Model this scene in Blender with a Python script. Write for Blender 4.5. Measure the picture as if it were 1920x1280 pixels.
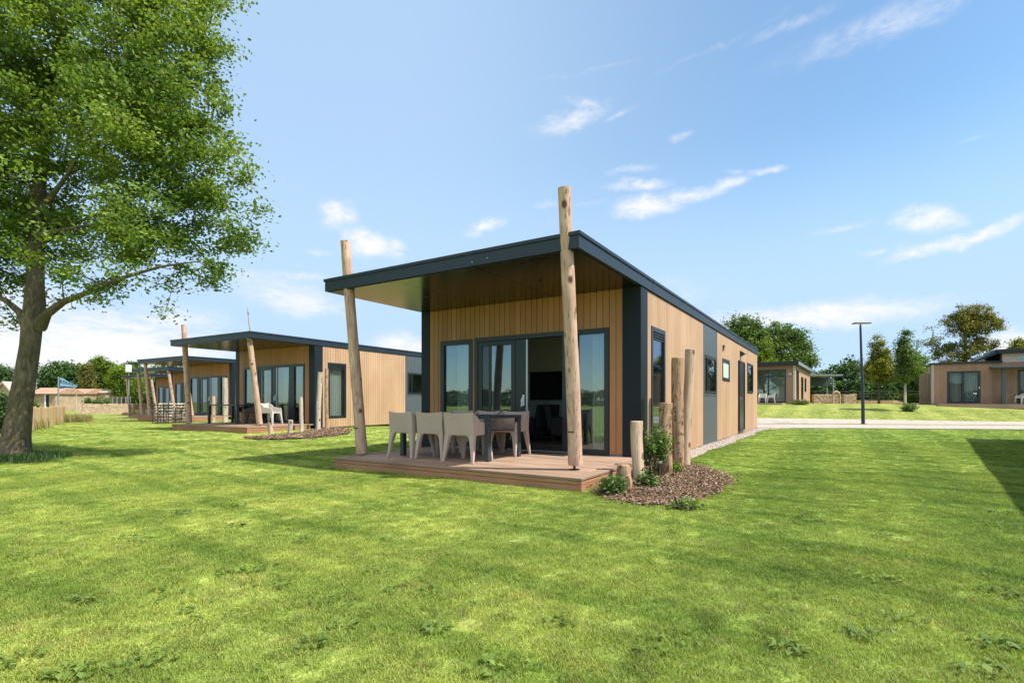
import bpy, bmesh, math, random
import numpy as np
from mathutils import Vector, Matrix

# ------------------------------------------------------------------ scene, camera, light
scene = bpy.context.scene
for o in list(bpy.data.objects):
    bpy.data.objects.remove(o, do_unlink=True)
COL = scene.collection
R = math.radians

EYE = 1.09                     # camera height above the lawn
F = 969.0 / 1920.0             # focal length in picture widths
cam_data = bpy.data.cameras.new("camera")
cam_data.sensor_width = 36.0
cam_data.lens = 36.0 * F
cam_data.shift_y = 113.0 / 1920.0
cam_data.clip_start = 0.05
cam_data.clip_end = 3000.0
cam = bpy.data.objects.new("camera", cam_data)
cam.location = (0, 0, EYE)
cam.rotation_euler = (R(90), 0, 0)
COL.objects.link(cam)
scene.camera = cam

SUN_EL = 54.8
SUN_AZ = math.atan2(0.936, -0.353)        # clockwise from +Y
sun_dir = Vector((math.sin(SUN_AZ) * math.cos(R(SUN_EL)), math.cos(SUN_AZ) * math.cos(R(SUN_EL)), math.sin(R(SUN_EL))))
sun_data = bpy.data.lights.new("sun", 'SUN')
sun_data.energy = 3.5
sun_data.angle = R(0.53)
sun_data.color = (1.0, 0.94, 0.85)
sun = bpy.data.objects.new("sun", sun_data)
sun.rotation_euler = (-sun_dir).to_track_quat('-Z', 'Y').to_euler()
sun.location = (20, -10, 40)
COL.objects.link(sun)

vs = scene.view_settings
scene.display_settings.display_device = 'sRGB'
vs.view_transform = 'Standard'
vs.look = 'None'
vs.exposure = 1.24
vs.gamma = 1.0
scene.cycles.max_bounces = 8
scene.cycles.transparent_max_bounces = 24
scene.cycles.diffuse_bounces = 3
scene.cycles.glossy_bounces = 4
scene.cycles.use_denoising = True

world = bpy.data.worlds.new("World")
scene.world = world
world.use_nodes = True
SKY_STRENGTH = 0.118


def build_sky():
    nt = world.node_tree
    nt.nodes.clear()
    N, Lk = nt.nodes, nt.links
    out = N.new('ShaderNodeOutputWorld')
    bg = N.new('ShaderNodeBackground')
    sky = N.new('ShaderNodeTexSky')
    sky.sky_type = 'NISHITA'
    sky.sun_disc = False
    sky.sun_elevation = R(SUN_EL)
    sky.sun_rotation = SUN_AZ
    sky.altitude = 0
    sky.air_density = 1.0
    sky.dust_density = 0.3
    sky.ozone_density = 6.0
    tc = N.new('ShaderNodeTexCoord')
    sep = N.new('ShaderNodeSeparateXYZ')
    Lk.new(tc.outputs['Generated'], sep.inputs[0])

    def math_node(op, a, b=None):
        m = N.new('ShaderNodeMath')
        m.operation = op
        for i, v in enumerate((a, b)):
            if v is None:
                continue
            if isinstance(v, (int, float)):
                m.inputs[i].default_value = v
            else:
                Lk.new(v, m.inputs[i])
        return m.outputs[0]
    az = math_node('ARCTAN2', sep.outputs[0], sep.outputs[1])
    el = math_node('ARCSINE', sep.outputs[2])
    comb = N.new('ShaderNodeCombineXYZ')
    Lk.new(az, comb.inputs[0])
    Lk.new(el, comb.inputs[1])
    # ragged cloud edges: the bank positions are stirred by turbulence
    wn = N.new('ShaderNodeTexNoise')
    wn.inputs['Scale'].default_value = 13.0
    wn.inputs['Detail'].default_value = 6
    wn.inputs['Roughness'].default_value = 0.6
    Lk.new(comb.outputs[0], wn.inputs['Vector'])
    ws = N.new('ShaderNodeVectorMath'); ws.operation = 'SUBTRACT'
    ws.inputs[1].default_value = (0.5, 0.5, 0.5)
    Lk.new(wn.outputs['Color'], ws.inputs[0])
    wm = N.new('ShaderNodeVectorMath'); wm.operation = 'MULTIPLY'
    wm.inputs[1].default_value = (0.085, 0.040, 0)
    Lk.new(ws.outputs[0], wm.inputs[0])
    warped = N.new('ShaderNodeVectorMath'); warped.operation = 'ADD'
    Lk.new(comb.outputs[0], warped.inputs[0])
    Lk.new(wm.outputs[0], warped.inputs[1])

    def pos(u, v):
        d = Vector(((u - 960) / 969.0, 1.0, (753 - v) / 969.0)).normalized()
        return math.atan2(d.x, d.y), math.asin(d.z)

    # cloud banks of the real sky: direction, half width, half height (pixels of a degree grid), tilt, strength
    banks = [
        (150, 655, 420, 85, 0, 1.25), (330, 610, 140, 45, 0, 0.75), (40, 560, 160, 50, 0, 0.8),
        (545, 555, 130, 42, -8, 0.75), (480, 520, 90, 20, 0, 0.55), (560, 515, 120, 14, 0, 0.5), (610, 575, 90, 26, 0, 0.55),
        (632, 400, 38, 30, 0, 1.0), (672, 440, 34, 22, -25, 0.8), (695, 460, 52, 28, 0, 1.05), (735, 468, 30, 24, 0, 0.8), (608, 470, 40, 11, 0, 0.6),
        (903, 425, 48, 18, 12, 0.75), (1022, 380, 30, 8, 0, 0.55),
        (1070, 225, 85, 26, 14, 0.78), (1100, 195, 55, 14, -10, 0.65), (1160, 212, 45, 9, 12, 0.5), (1276, 259, 30, 10, 0, 0.6),
        (1195, 347, 70, 13, -4, 0.75), (1212, 387, 68, 25, 0, 1.05), (1190, 317, 55, 12, 0, 0.55), (1285, 365, 75, 14, 0, 0.7),
        (1362, 348, 62, 15, 10, 0.85), (1447, 317, 42, 11, 0, 0.75), (1383, 322, 30, 9, 0, 0.55), (1110, 380, 55, 9, 5, 0.5),
        (1738, 412, 68, 26, -8, 1.05), (1800, 447, 170, 15, 9, 0.85), (1720, 472, 90, 13, 10, 0.75), (1895, 420, 70, 16, 18, 0.7), (1580, 430, 90, 12, 3, 0.5), (1640, 470, 60, 8, 3, 0.45),
        (1500, 592, 290, 30, 0, 1.0), (1640, 580, 170, 24, 4, 0.8), (1905, 655, 75, 48, 0, 1.05), (1400, 600, 130, 32, 0, 0.7),
        (1700, 25, 330, 46, 4, 0.54), (1480, 48, 110, 18, 8, 0.42), (1340, 92, 200, 10, 10, 0.30), (1120, 130, 160, 8, 6, 0.26),
        (760, 655, 85, 34, -8, 1.05), (1830, 258, 40, 9, 0, 0.42), (860, 560, 200, 40, 0, 0.35), (1150, 560, 320, 60, 0, 0.38),
    ]
    total = None
    for (u, v, hw, hh, tilt, amp) in banks:
        a0, e0 = pos(u, v)
        a1, _ = pos(u + 1, v)
        _, e1 = pos(u, v - 1)
        sub = N.new('ShaderNodeVectorMath'); sub.operation = 'SUBTRACT'
        sub.inputs[1].default_value = (a0, e0, 0)
        Lk.new(warped.outputs[0], sub.inputs[0])
        mp = N.new('ShaderNodeMapping'); mp.vector_type = 'TEXTURE'
        mp.inputs['Rotation'].default_value = (0, 0, R(tilt))
        mp.inputs['Scale'].default_value = (abs(a1 - a0) * hw * 1.5, abs(e1 - e0) * hh * 1.55, 1)
        Lk.new(sub.outputs[0], mp.inputs[0])
        ln = N.new('ShaderNodeVectorMath'); ln.operation = 'LENGTH'
        Lk.new(mp.outputs[0], ln.inputs[0])
        mr = N.new('ShaderNodeMapRange'); mr.interpolation_type = 'SMOOTHSTEP'
        mr.inputs['From Min'].default_value = 1.0
        mr.inputs['From Max'].default_value = 0.0
        mr.inputs['To Min'].default_value = 0.0
        mr.inputs['To Max'].default_value = amp
        Lk.new(ln.outputs['Value'], mr.inputs['Value'])
        total = mr.outputs[0] if total is None else math_node('MAXIMUM', total, mr.outputs[0])
    # noise that breaks up all the clouds, behind the camera too
    def noise(scale_xyz, sc, det, rough, dist):
        m = N.new('ShaderNodeMapping')
        m.inputs['Scale'].default_value = scale_xyz
        Lk.new(comb.outputs[0], m.inputs[0])
        n = N.new('ShaderNodeTexNoise')
        n.inputs['Scale'].default_value = sc
        n.inputs['Detail'].default_value = det
        n.inputs['Roughness'].default_value = rough
        n.inputs['Distortion'].default_value = dist
        Lk.new(m.outputs[0], n.inputs['Vector'])
        return n.outputs['Fac']
    n1 = noise((1, 1.9, 1), 11.0, 10, 0.66, 0.7)
    n2 = noise((1, 2.6, 1), 34.0, 6, 0.6, 0.5)
    nn = math_node('ADD', math_node('MULTIPLY', math_node('SUBTRACT', n1, 0.5), 2.6), math_node('MULTIPLY', math_node('SUBTRACT', n2, 0.5), 1.5))
    behind = N.new('ShaderNodeMapRange'); behind.interpolation_type = 'SMOOTHSTEP'  # unseen cloud bank behind and above the camera, added to fill the shade
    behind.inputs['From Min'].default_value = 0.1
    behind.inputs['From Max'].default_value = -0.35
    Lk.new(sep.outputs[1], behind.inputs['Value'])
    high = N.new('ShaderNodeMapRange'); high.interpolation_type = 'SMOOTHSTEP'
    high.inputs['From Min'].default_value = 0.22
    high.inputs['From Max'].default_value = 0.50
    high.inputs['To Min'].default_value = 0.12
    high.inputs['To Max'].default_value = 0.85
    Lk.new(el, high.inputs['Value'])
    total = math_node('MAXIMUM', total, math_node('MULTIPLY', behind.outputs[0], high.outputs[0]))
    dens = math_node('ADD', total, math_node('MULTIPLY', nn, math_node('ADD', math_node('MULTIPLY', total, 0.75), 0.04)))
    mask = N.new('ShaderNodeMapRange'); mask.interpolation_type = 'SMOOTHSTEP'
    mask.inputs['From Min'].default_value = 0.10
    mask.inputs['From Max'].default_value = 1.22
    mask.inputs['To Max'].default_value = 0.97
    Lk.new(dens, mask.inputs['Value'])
    # the thin high veil that pales a summer sky
    veil = N.new('ShaderNodeMix'); veil.data_type = 'RGBA'
    va = N.new('ShaderNodeMapRange'); va.interpolation_type = 'SMOOTHSTEP'
    va.inputs['From Min'].default_value = 0.72; va.inputs['From Max'].default_value = -0.25; va.inputs['To Max'].default_value = 0.74
    Lk.new(az, va.inputs['Value'])
    ve = N.new('ShaderNodeMapRange'); ve.interpolation_type = 'SMOOTHSTEP'
    ve.inputs['From Min'].default_value = 0.46; ve.inputs['From Max'].default_value = 0.14; ve.inputs['To Max'].default_value = 0.94
    Lk.new(el, ve.inputs['Value'])
    vf = math_node('SUBTRACT', 1.0, math_node('MULTIPLY', math_node('SUBTRACT', 1.0, va.outputs[0]), math_node('SUBTRACT', 1.0, ve.outputs[0])))
    front = N.new('ShaderNodeMapRange'); front.interpolation_type = 'SMOOTHSTEP'
    front.inputs['From Min'].default_value = -0.15; front.inputs['From Max'].default_value = 0.25
    Lk.new(sep.outputs[1], front.inputs['Value'])
    Lk.new(math_node('MULTIPLY', vf, front.outputs[0]), veil.inputs['Factor'])
    deep = N.new('ShaderNodeMix'); deep.data_type = 'RGBA'; deep.blend_type = 'MULTIPLY'
    deep.inputs['Factor'].default_value = 1.0
    deep.inputs['B'].default_value = (0.88, 0.90, 0.78, 1)
    Lk.new(sky.outputs[0], deep.inputs['A'])
    Lk.new(deep.outputs['Result'], veil.inputs['A'])
    veil.inputs['B'].default_value = (2.02, 2.80, 3.80, 1)
    mix = N.new('ShaderNodeMix'); mix.data_type = 'RGBA'
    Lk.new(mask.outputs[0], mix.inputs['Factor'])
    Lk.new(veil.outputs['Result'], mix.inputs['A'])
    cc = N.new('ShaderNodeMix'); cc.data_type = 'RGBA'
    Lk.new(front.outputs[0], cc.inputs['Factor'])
    cc.inputs['A'].default_value = (7.5, 7.3, 7.1, 1)  # the added bank, brighter than the visible clouds to lift shaded fronts
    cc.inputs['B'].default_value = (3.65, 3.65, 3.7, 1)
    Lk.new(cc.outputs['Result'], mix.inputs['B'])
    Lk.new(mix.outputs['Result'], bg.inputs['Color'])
    bg.inputs['Strength'].default_value = SKY_STRENGTH
    Lk.new(bg.outputs[0], out.inputs[0])


build_sky()

# ------------------------------------------------------------------ naming helpers
def tag(o, label=None, cat=None, group=None, kind=None):
    if label: o['label'] = label
    if cat: o['category'] = cat
    if group: o['group'] = group
    if kind: o['kind'] = kind
    return o


def empty(name, loc, rz=0.0, label=None, cat=None, group=None):
    o = bpy.data.objects.new(name, None)
    o.empty_display_size = 0.2
    o.location = loc
    o.rotation_euler = (0, 0, rz)
    COL.objects.link(o)
    return tag(o, label, cat, group)


def copy_tree(o, parent=None, skip=()):
    c = o.copy()
    COL.objects.link(c)
    if parent is not None:
        c.parent = parent
    for ch in list(o.children):
        if ch.name.split('.')[0] in skip:
            continue
        copy_tree(ch, c, skip)
    return c


def link_mesh(name, me, mat, parent=None, smooth=False, bevel=0.0, segs=1):
    if mat is not None:
        me.materials.append(mat)
    if smooth:
        me.polygons.foreach_set('use_smooth', [True] * len(me.polygons))
    o = bpy.data.objects.new(name, me)
    COL.objects.link(o)
    if parent is not None:
        o.parent = parent
    if bevel > 0:
        b = o.modifiers.new('bevel', 'BEVEL')
        b.width = bevel
        b.segments = segs
        b.limit_method = 'ANGLE'
        b.angle_limit = R(40)
    return o


class MB:
    """collects shapes, builds one mesh object"""
    def __init__(self):
        self.v, self.f = [], []

    def add(self, verts, faces):
        n = len(self.v)
        self.v += [tuple(p) for p in verts]
        self.f += [tuple(i + n for i in f) for f in faces]
        return self

    def box(self, x0, y0, z0, x1, y1, z1):
        x0, x1 = min(x0, x1), max(x0, x1)
        y0, y1 = min(y0, y1), max(y0, y1)
        z0, z1 = min(z0, z1), max(z0, z1)
        return self.add([(x0, y0, z0), (x1, y0, z0), (x1, y1, z0), (x0, y1, z0), (x0, y0, z1), (x1, y0, z1), (x1, y1, z1), (x0, y1, z1)],
                        [(3, 2, 1, 0), (4, 5, 6, 7), (0, 1, 5, 4), (1, 2, 6, 5), (2, 3, 7, 6), (3, 0, 4, 7)])

    def hexa(self, bottom, top):
        return self.add(list(bottom) + list(top), [(3, 2, 1, 0), (4, 5, 6, 7), (0, 1, 5, 4), (1, 2, 6, 5), (2, 3, 7, 6), (3, 0, 4, 7)])

    def extrude(self, outline, direction):
        """outline: planar loop of points; direction: Vector of the thickness"""
        n = len(outline)
        d = Vector(direction)
        a = [Vector(p) for p in outline]
        b = [p + d for p in a]
        faces = [tuple(range(n))[::-1], tuple(range(n, 2 * n))]
        for i in range(n):
            j = (i + 1) % n
            faces.append((i, j, n + j, n + i))
        return self.add(a + b, faces)

    def tube(self, path, radii, n=8, cap=True, wob=0.0, rng=None):
        P = [Vector(p) for p in path]
        rings = []
        ref = Vector((0, 0, 1))
        for i, p in enumerate(P):
            t = (P[min(i + 1, len(P) - 1)] - P[max(i - 1, 0)])
            if t.length < 1e-9:
                t = Vector((0, 0, 1))
            t.normalize()
            if i == 0:
                ref = t.orthogonal().normalized()
            else:
                ref = (ref - t * ref.dot(t))
                ref = ref.normalized() if ref.length > 1e-6 else t.orthogonal().normalized()
            s = t.cross(ref)
            ring = []
            for k in range(n):
                a = 2 * math.pi * k / n
                r = radii[i] * (1 + (rng.uniform(-wob, wob) if wob and rng else 0))
                ring.append(p + ref * (r * math.cos(a)) + s * (r * math.sin(a)))
            rings.append(ring)
        verts = [q for r in rings for q in r]
        faces = []
        for i in range(len(P) - 1):
            for k in range(n):
                l = (k + 1) % n
                faces.append((i * n + k, i * n + l, (i + 1) * n + l, (i + 1) * n + k))
        if cap:
            faces.append(tuple(range(n))[::-1])
            faces.append(tuple(range((len(P) - 1) * n, len(P) * n)))
        return self.add(verts, faces)

    def build(self, name, mat, parent=None, smooth=False, bevel=0.0, segs=1):
        me = bpy.data.meshes.new(name)
        me.from_pydata(self.v, [], self.f)
        me.update()
        bm = bmesh.new(); bm.from_mesh(me)
        bmesh.ops.recalc_face_normals(bm, faces=bm.faces[:])
        bm.to_mesh(me); bm.free()
        o = link_mesh(name, me, mat, parent, smooth, bevel, segs)
        if smooth:
            try:
                me.set_sharp_from_angle(angle=R(50))
            except Exception:
                pass
        return o


def np_mesh(name, verts, quads):
    """fast mesh of quads (or triangles) from arrays"""
    me = bpy.data.meshes.new(name)
    nv, (nf, k) = len(verts), quads.shape
    me.vertices.add(nv)
    me.vertices.foreach_set('co', np.ascontiguousarray(verts, dtype=np.float32).ravel())
    me.loops.add(nf * k)
    me.loops.foreach_set('vertex_index', np.ascontiguousarray(quads, dtype=np.int32).ravel())
    me.polygons.add(nf)
    me.polygons.foreach_set('loop_start', np.arange(0, nf * k, k, dtype=np.int32))
    me.update(calc_edges=True)
    me.validate()
    return me

# ------------------------------------------------------------------ materials
def new_mat(name):
    m = bpy.data.materials.new(name)
    m.use_nodes = True
    nt = m.node_tree
    b = nt.nodes.get('Principled BSDF')
    return m, nt, b


def nd(nt, t, **kw):
    n = nt.nodes.new(t)
    for k, v in kw.items():
        if k in n.inputs:
            n.inputs[k].default_value = v
        else:
            setattr(n, k, v)
    return n


def ramp(nt, fac, stops):
    r = nt.nodes.new('ShaderNodeValToRGB')
    e = r.color_ramp.elements
    while len(e) < len(stops):
        e.new(0.5)
    for el, (p, c) in zip(e, stops):
        el.position = p
        el.color = (*c, 1) if len(c) == 3 else c
    nt.links.new(fac, r.inputs[0])
    return r.outputs[0]


def mixc(nt, fac, a, b, blend='MIX'):
    m = nt.nodes.new('ShaderNodeMix')
    m.data_type = 'RGBA'
    m.blend_type = blend
    for s, v in ((m.inputs['Factor'], fac), (m.inputs['A'], a), (m.inputs['B'], b)):
        if hasattr(v, 'links') or isinstance(v, bpy.types.NodeSocket):
            nt.links.new(v, s)
        elif isinstance(v, (int, float)):
            s.default_value = v
        else:
            s.default_value = (*v, 1) if len(v) == 3 else v
    return m.outputs['Result']


def coords(nt, kind='Object', scale=(1, 1, 1)):
    tc = nt.nodes.new('ShaderNodeTexCoord')
    mp = nt.nodes.new('ShaderNodeMapping')
    mp.inputs['Scale'].default_value = scale
    if kind == 'World':
        g = nt.nodes.new('ShaderNodeNewGeometry')
        nt.links.new(g.outputs['Position'], mp.inputs[0])
    else:
        nt.links.new(tc.outputs[kind], mp.inputs[0])
    return mp.outputs[0]


def noise_tex(nt, vec, scale, detail=4, rough=0.55, dist=0.0):
    n = nd(nt, 'ShaderNodeTexNoise')
    n.inputs['Scale'].default_value = scale
    n.inputs['Detail'].default_value = detail
    n.inputs['Roughness'].default_value = rough
    n.inputs['Distortion'].default_value = dist
    nt.links.new(vec, n.inputs['Vector'])
    return n.outputs['Fac']


def bump(nt, bsdf, height, strength=0.3, dist=0.01):
    b = nt.nodes.new('ShaderNodeBump')
    b.inputs['Strength'].default_value = strength
    b.inputs['Distance'].default_value = dist
    nt.links.new(height, b.inputs['Height'])
    nt.links.new(b.outputs[0], bsdf.inputs['Normal'])


def mth(nt, op, a, b=None):
    m = nt.nodes.new('ShaderNodeMath')
    m.operation = op
    for i, v in enumerate((a, b)):
        if v is None: continue
        if isinstance(v, (int, float)): m.inputs[i].default_value = v
        else: nt.links.new(v, m.inputs[i])
    return m.outputs[0]


def mat_planks(name, cols, grain_scale=(14, 14, 0.9), rough=0.6, var=0.5):
    """each loose board gets its own tone, with grain along z"""
    m, nt, b = new_mat(name)
    g = nt.nodes.new('ShaderNodeNewGeometry')
    base = ramp(nt, g.outputs['Random Per Island'], [(i / (len(cols) - 1), c) for i, c in enumerate(cols)])
    v = coords(nt, 'Object', grain_scale)
    n = noise_tex(nt, v, 4.0, 6, 0.65, 0.6)
    v2 = coords(nt, 'Object', (0.7, 0.7, 0.35))
    n2 = noise_tex(nt, v2, 1.6, 4, 0.6)
    shade = ramp(nt, n, [(0.25, (1 - var,) * 3), (0.75, (1 + var * 0.3,) * 3)])
    c = mixc(nt, 1.0, base, shade, 'MULTIPLY')
    shade2 = ramp(nt, n2, [(0.3, (0.84, 0.82, 0.80)), (0.7, (1.06, 1.06, 1.06))])
    c = mixc(nt, 1.0, c, shade2, 'MULTIPLY')
    nt.links.new(c, b.inputs['Base Color'])
    b.inputs['Roughness'].default_value = rough
    b.inputs['Specular IOR Level'].default_value = 0.25
    bump(nt, b, n, 0.15, 0.004)
    return m


def mat_simple(name, col, rough=0.5, metal=0.0, spec=0.5, nscale=6.0, namp=0.12, bumpy=0.0):
    m, nt, b = new_mat(name)
    v = coords(nt, 'Object')
    n = noise_tex(nt, v, nscale, 6, 0.6)
    c = ramp(nt, n, [(0.3, tuple(x * (1 - namp) for x in col)), (0.7, tuple(min(1, x * (1 + namp)) for x in col))])
    nt.links.new(c, b.inputs['Base Color'])
    rr = nd(nt, 'ShaderNodeMapRange')
    rr.inputs['To Min'].default_value = max(0.02, rough - 0.07)
    rr.inputs['To Max'].default_value = min(1, rough + 0.07)
    nt.links.new(n, rr.inputs['Value'])
    nt.links.new(rr.outputs[0], b.inputs['Roughness'])
    b.inputs['Metallic'].default_value = metal
    b.inputs['Specular IOR Level'].default_value = spec
    if bumpy:
        bump(nt, b, n, bumpy, 0.01)
    return m


def mat_log(name, pale, mid, dark, bark=0.0, barkcol=(0.09, 0.055, 0.035)):
    m, nt, b = new_mat(name)
    v = coords(nt, 'Object', (1, 1, 0.12))
    n = noise_tex(nt, v, 16, 7, 0.65, 1.0)
    v3 = coords(nt, 'Object', (1, 1, 0.5))
    n3 = noise_tex(nt, v3, 3.2, 5, 0.6, 0.5)
    c = ramp(nt, n, [(0.28, mid), (0.62, pale)])
    c2 = mixc(nt, ramp(nt, n3, [(0.40, (0, 0, 0)), (0.68, (0.75,) * 3)]), c, mid)
    # knots
    vo = nd(nt, 'ShaderNodeTexVoronoi')
    vo.inputs['Scale'].default_value = 4.4
    nt.links.new(coords(nt, 'Object', (1, 1, 0.7)), vo.inputs['Vector'])
    kn = ramp(nt, vo.outputs['Distance'], [(0.11, (0.95, 0.95, 0.95)), (0.20, (0, 0, 0))])
    c2 = mixc(nt, kn, c2, dark)
    if bark > 0:
        nb = noise_tex(nt, coords(nt, 'Object', (1, 1, 0.55)), 11, 6, 0.7, 0.6)
        bm_ = ramp(nt, nb, [(0.62 - bark * 0.3, (0, 0, 0)), (0.68 - bark * 0.3, (1, 1, 1))])
        c2 = mixc(nt, bm_, c2, barkcol)
    # fine drying cracks
    cr = noise_tex(nt, coords(nt, 'Object', (1, 1, 0.04)), 42, 3, 0.5, 0.2)
    crk = ramp(nt, cr, [(0.33, (0.35,) * 3), (0.41, (1,) * 3)])
    c2 = mixc(nt, 1.0, c2, crk, 'MULTIPLY')
    nt.links.new(c2, b.inputs['Base Color'])
    b.inputs['Roughness'].default_value = 0.8
    b.inputs['Specular IOR Level'].default_value = 0.15
    bump(nt, b, mth(nt, 'ADD', n, mth(nt, 'MULTIPLY', cr, 0.6)), 0.5, 0.012)
    return m


def mat_leaf(name, cols, trans=0.35, clump=1.2, rough=0.55):
    m, nt, b = new_mat(name)
    g = nt.nodes.new('ShaderNodeNewGeometry')
    base = ramp(nt, g.outputs['Random Per Island'], [(i / (len(cols) - 1), c) for i, c in enumerate(cols)])
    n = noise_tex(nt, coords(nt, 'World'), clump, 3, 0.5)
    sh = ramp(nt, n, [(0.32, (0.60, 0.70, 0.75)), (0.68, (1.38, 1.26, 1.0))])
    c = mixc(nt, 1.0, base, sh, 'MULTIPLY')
    nt.links.new(c, b.inputs['Base Color'])
    b.inputs['Roughness'].default_value = rough
    b.inputs['Specular IOR Level'].default_value = 0.3
    tr = nt.nodes.new('ShaderNodeBsdfTranslucent')
    tc = mixc(nt, 1.0, c, (1.25, 1.2, 0.6), 'MULTIPLY')
    nt.links.new(tc, tr.inputs['Color'])
    mx = nt.nodes.new('ShaderNodeMixShader')
    mx.inputs[0].default_value = trans
    nt.links.new(b.outputs[0], mx.inputs[1])
    nt.links.new(tr.outputs[0], mx.inputs[2])
    nt.links.new(mx.outputs[0], nt.nodes['Material Output'].inputs['Surface'])
    return m


def mat_glass(name, tint=(0.82, 0.87, 0.86), f0=0.10, k=1.0):
    m, nt, b = new_mat(name)
    nt.nodes.remove(b)
    tr = nt.nodes.new('ShaderNodeBsdfTransparent')
    tr.inputs[0].default_value = (*tint, 1)
    gl = nt.nodes.new('ShaderNodeBsdfGlossy')
    gl.inputs['Roughness'].default_value = 0.005
    gl.inputs['Color'].default_value = (0.74, 0.86, 1.0, 1)
    lw = nt.nodes.new('ShaderNodeLayerWeight')
    lw.inputs['Blend'].default_value = 0.5
    fr5 = mth(nt, 'POWER', lw.outputs['Facing'], 5.0)
    v = noise_tex(nt, coords(nt, 'Object'), 1.3, 2, 0.5)
    bp = nt.nodes.new('ShaderNodeBump')
    bp.inputs['Strength'].default_value = 0.015
    bp.inputs['Distance'].default_value = 0.05
    nt.links.new(v, bp.inputs['Height'])
    nt.links.new(bp.outputs[0], gl.inputs['Normal'])
    fac = mth(nt, 'MINIMUM', mth(nt, 'ADD', mth(nt, 'MULTIPLY', fr5, k * (1 - f0)), f0), 1.0)
    mx = nt.nodes.new('ShaderNodeMixShader')
    nt.links.new(fac, mx.inputs[0])
    nt.links.new(tr.outputs[0], mx.inputs[1])
    nt.links.new(gl.outputs[0], mx.inputs[2])
    nt.links.new(mx.outputs[0], nt.nodes['Material Output'].inputs['Surface'])
    return m


def mat_fabric(name, col, trans=0.4):
    m, nt, b = new_mat(name)
    n = noise_tex(nt, coords(nt, 'Object', (1, 1, 0.2)), 30, 3, 0.5)
    c = ramp(nt, n, [(0.3, tuple(x * 0.9 for x in col)), (0.7, col)])
    nt.links.new(c, b.inputs['Base Color'])
    b.inputs['Roughness'].default_value = 0.9
    tr = nt.nodes.new('ShaderNodeBsdfTranslucent')
    nt.links.new(c, tr.inputs['Color'])
    mx = nt.nodes.new('ShaderNodeMixShader')
    mx.inputs[0].default_value = trans
    nt.links.new(b.outputs[0], mx.inputs[1])
    nt.links.new(tr.outputs[0], mx.inputs[2])
    nt.links.new(mx.outputs[0], nt.nodes['Material Output'].inputs['Surface'])
    return m


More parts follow.
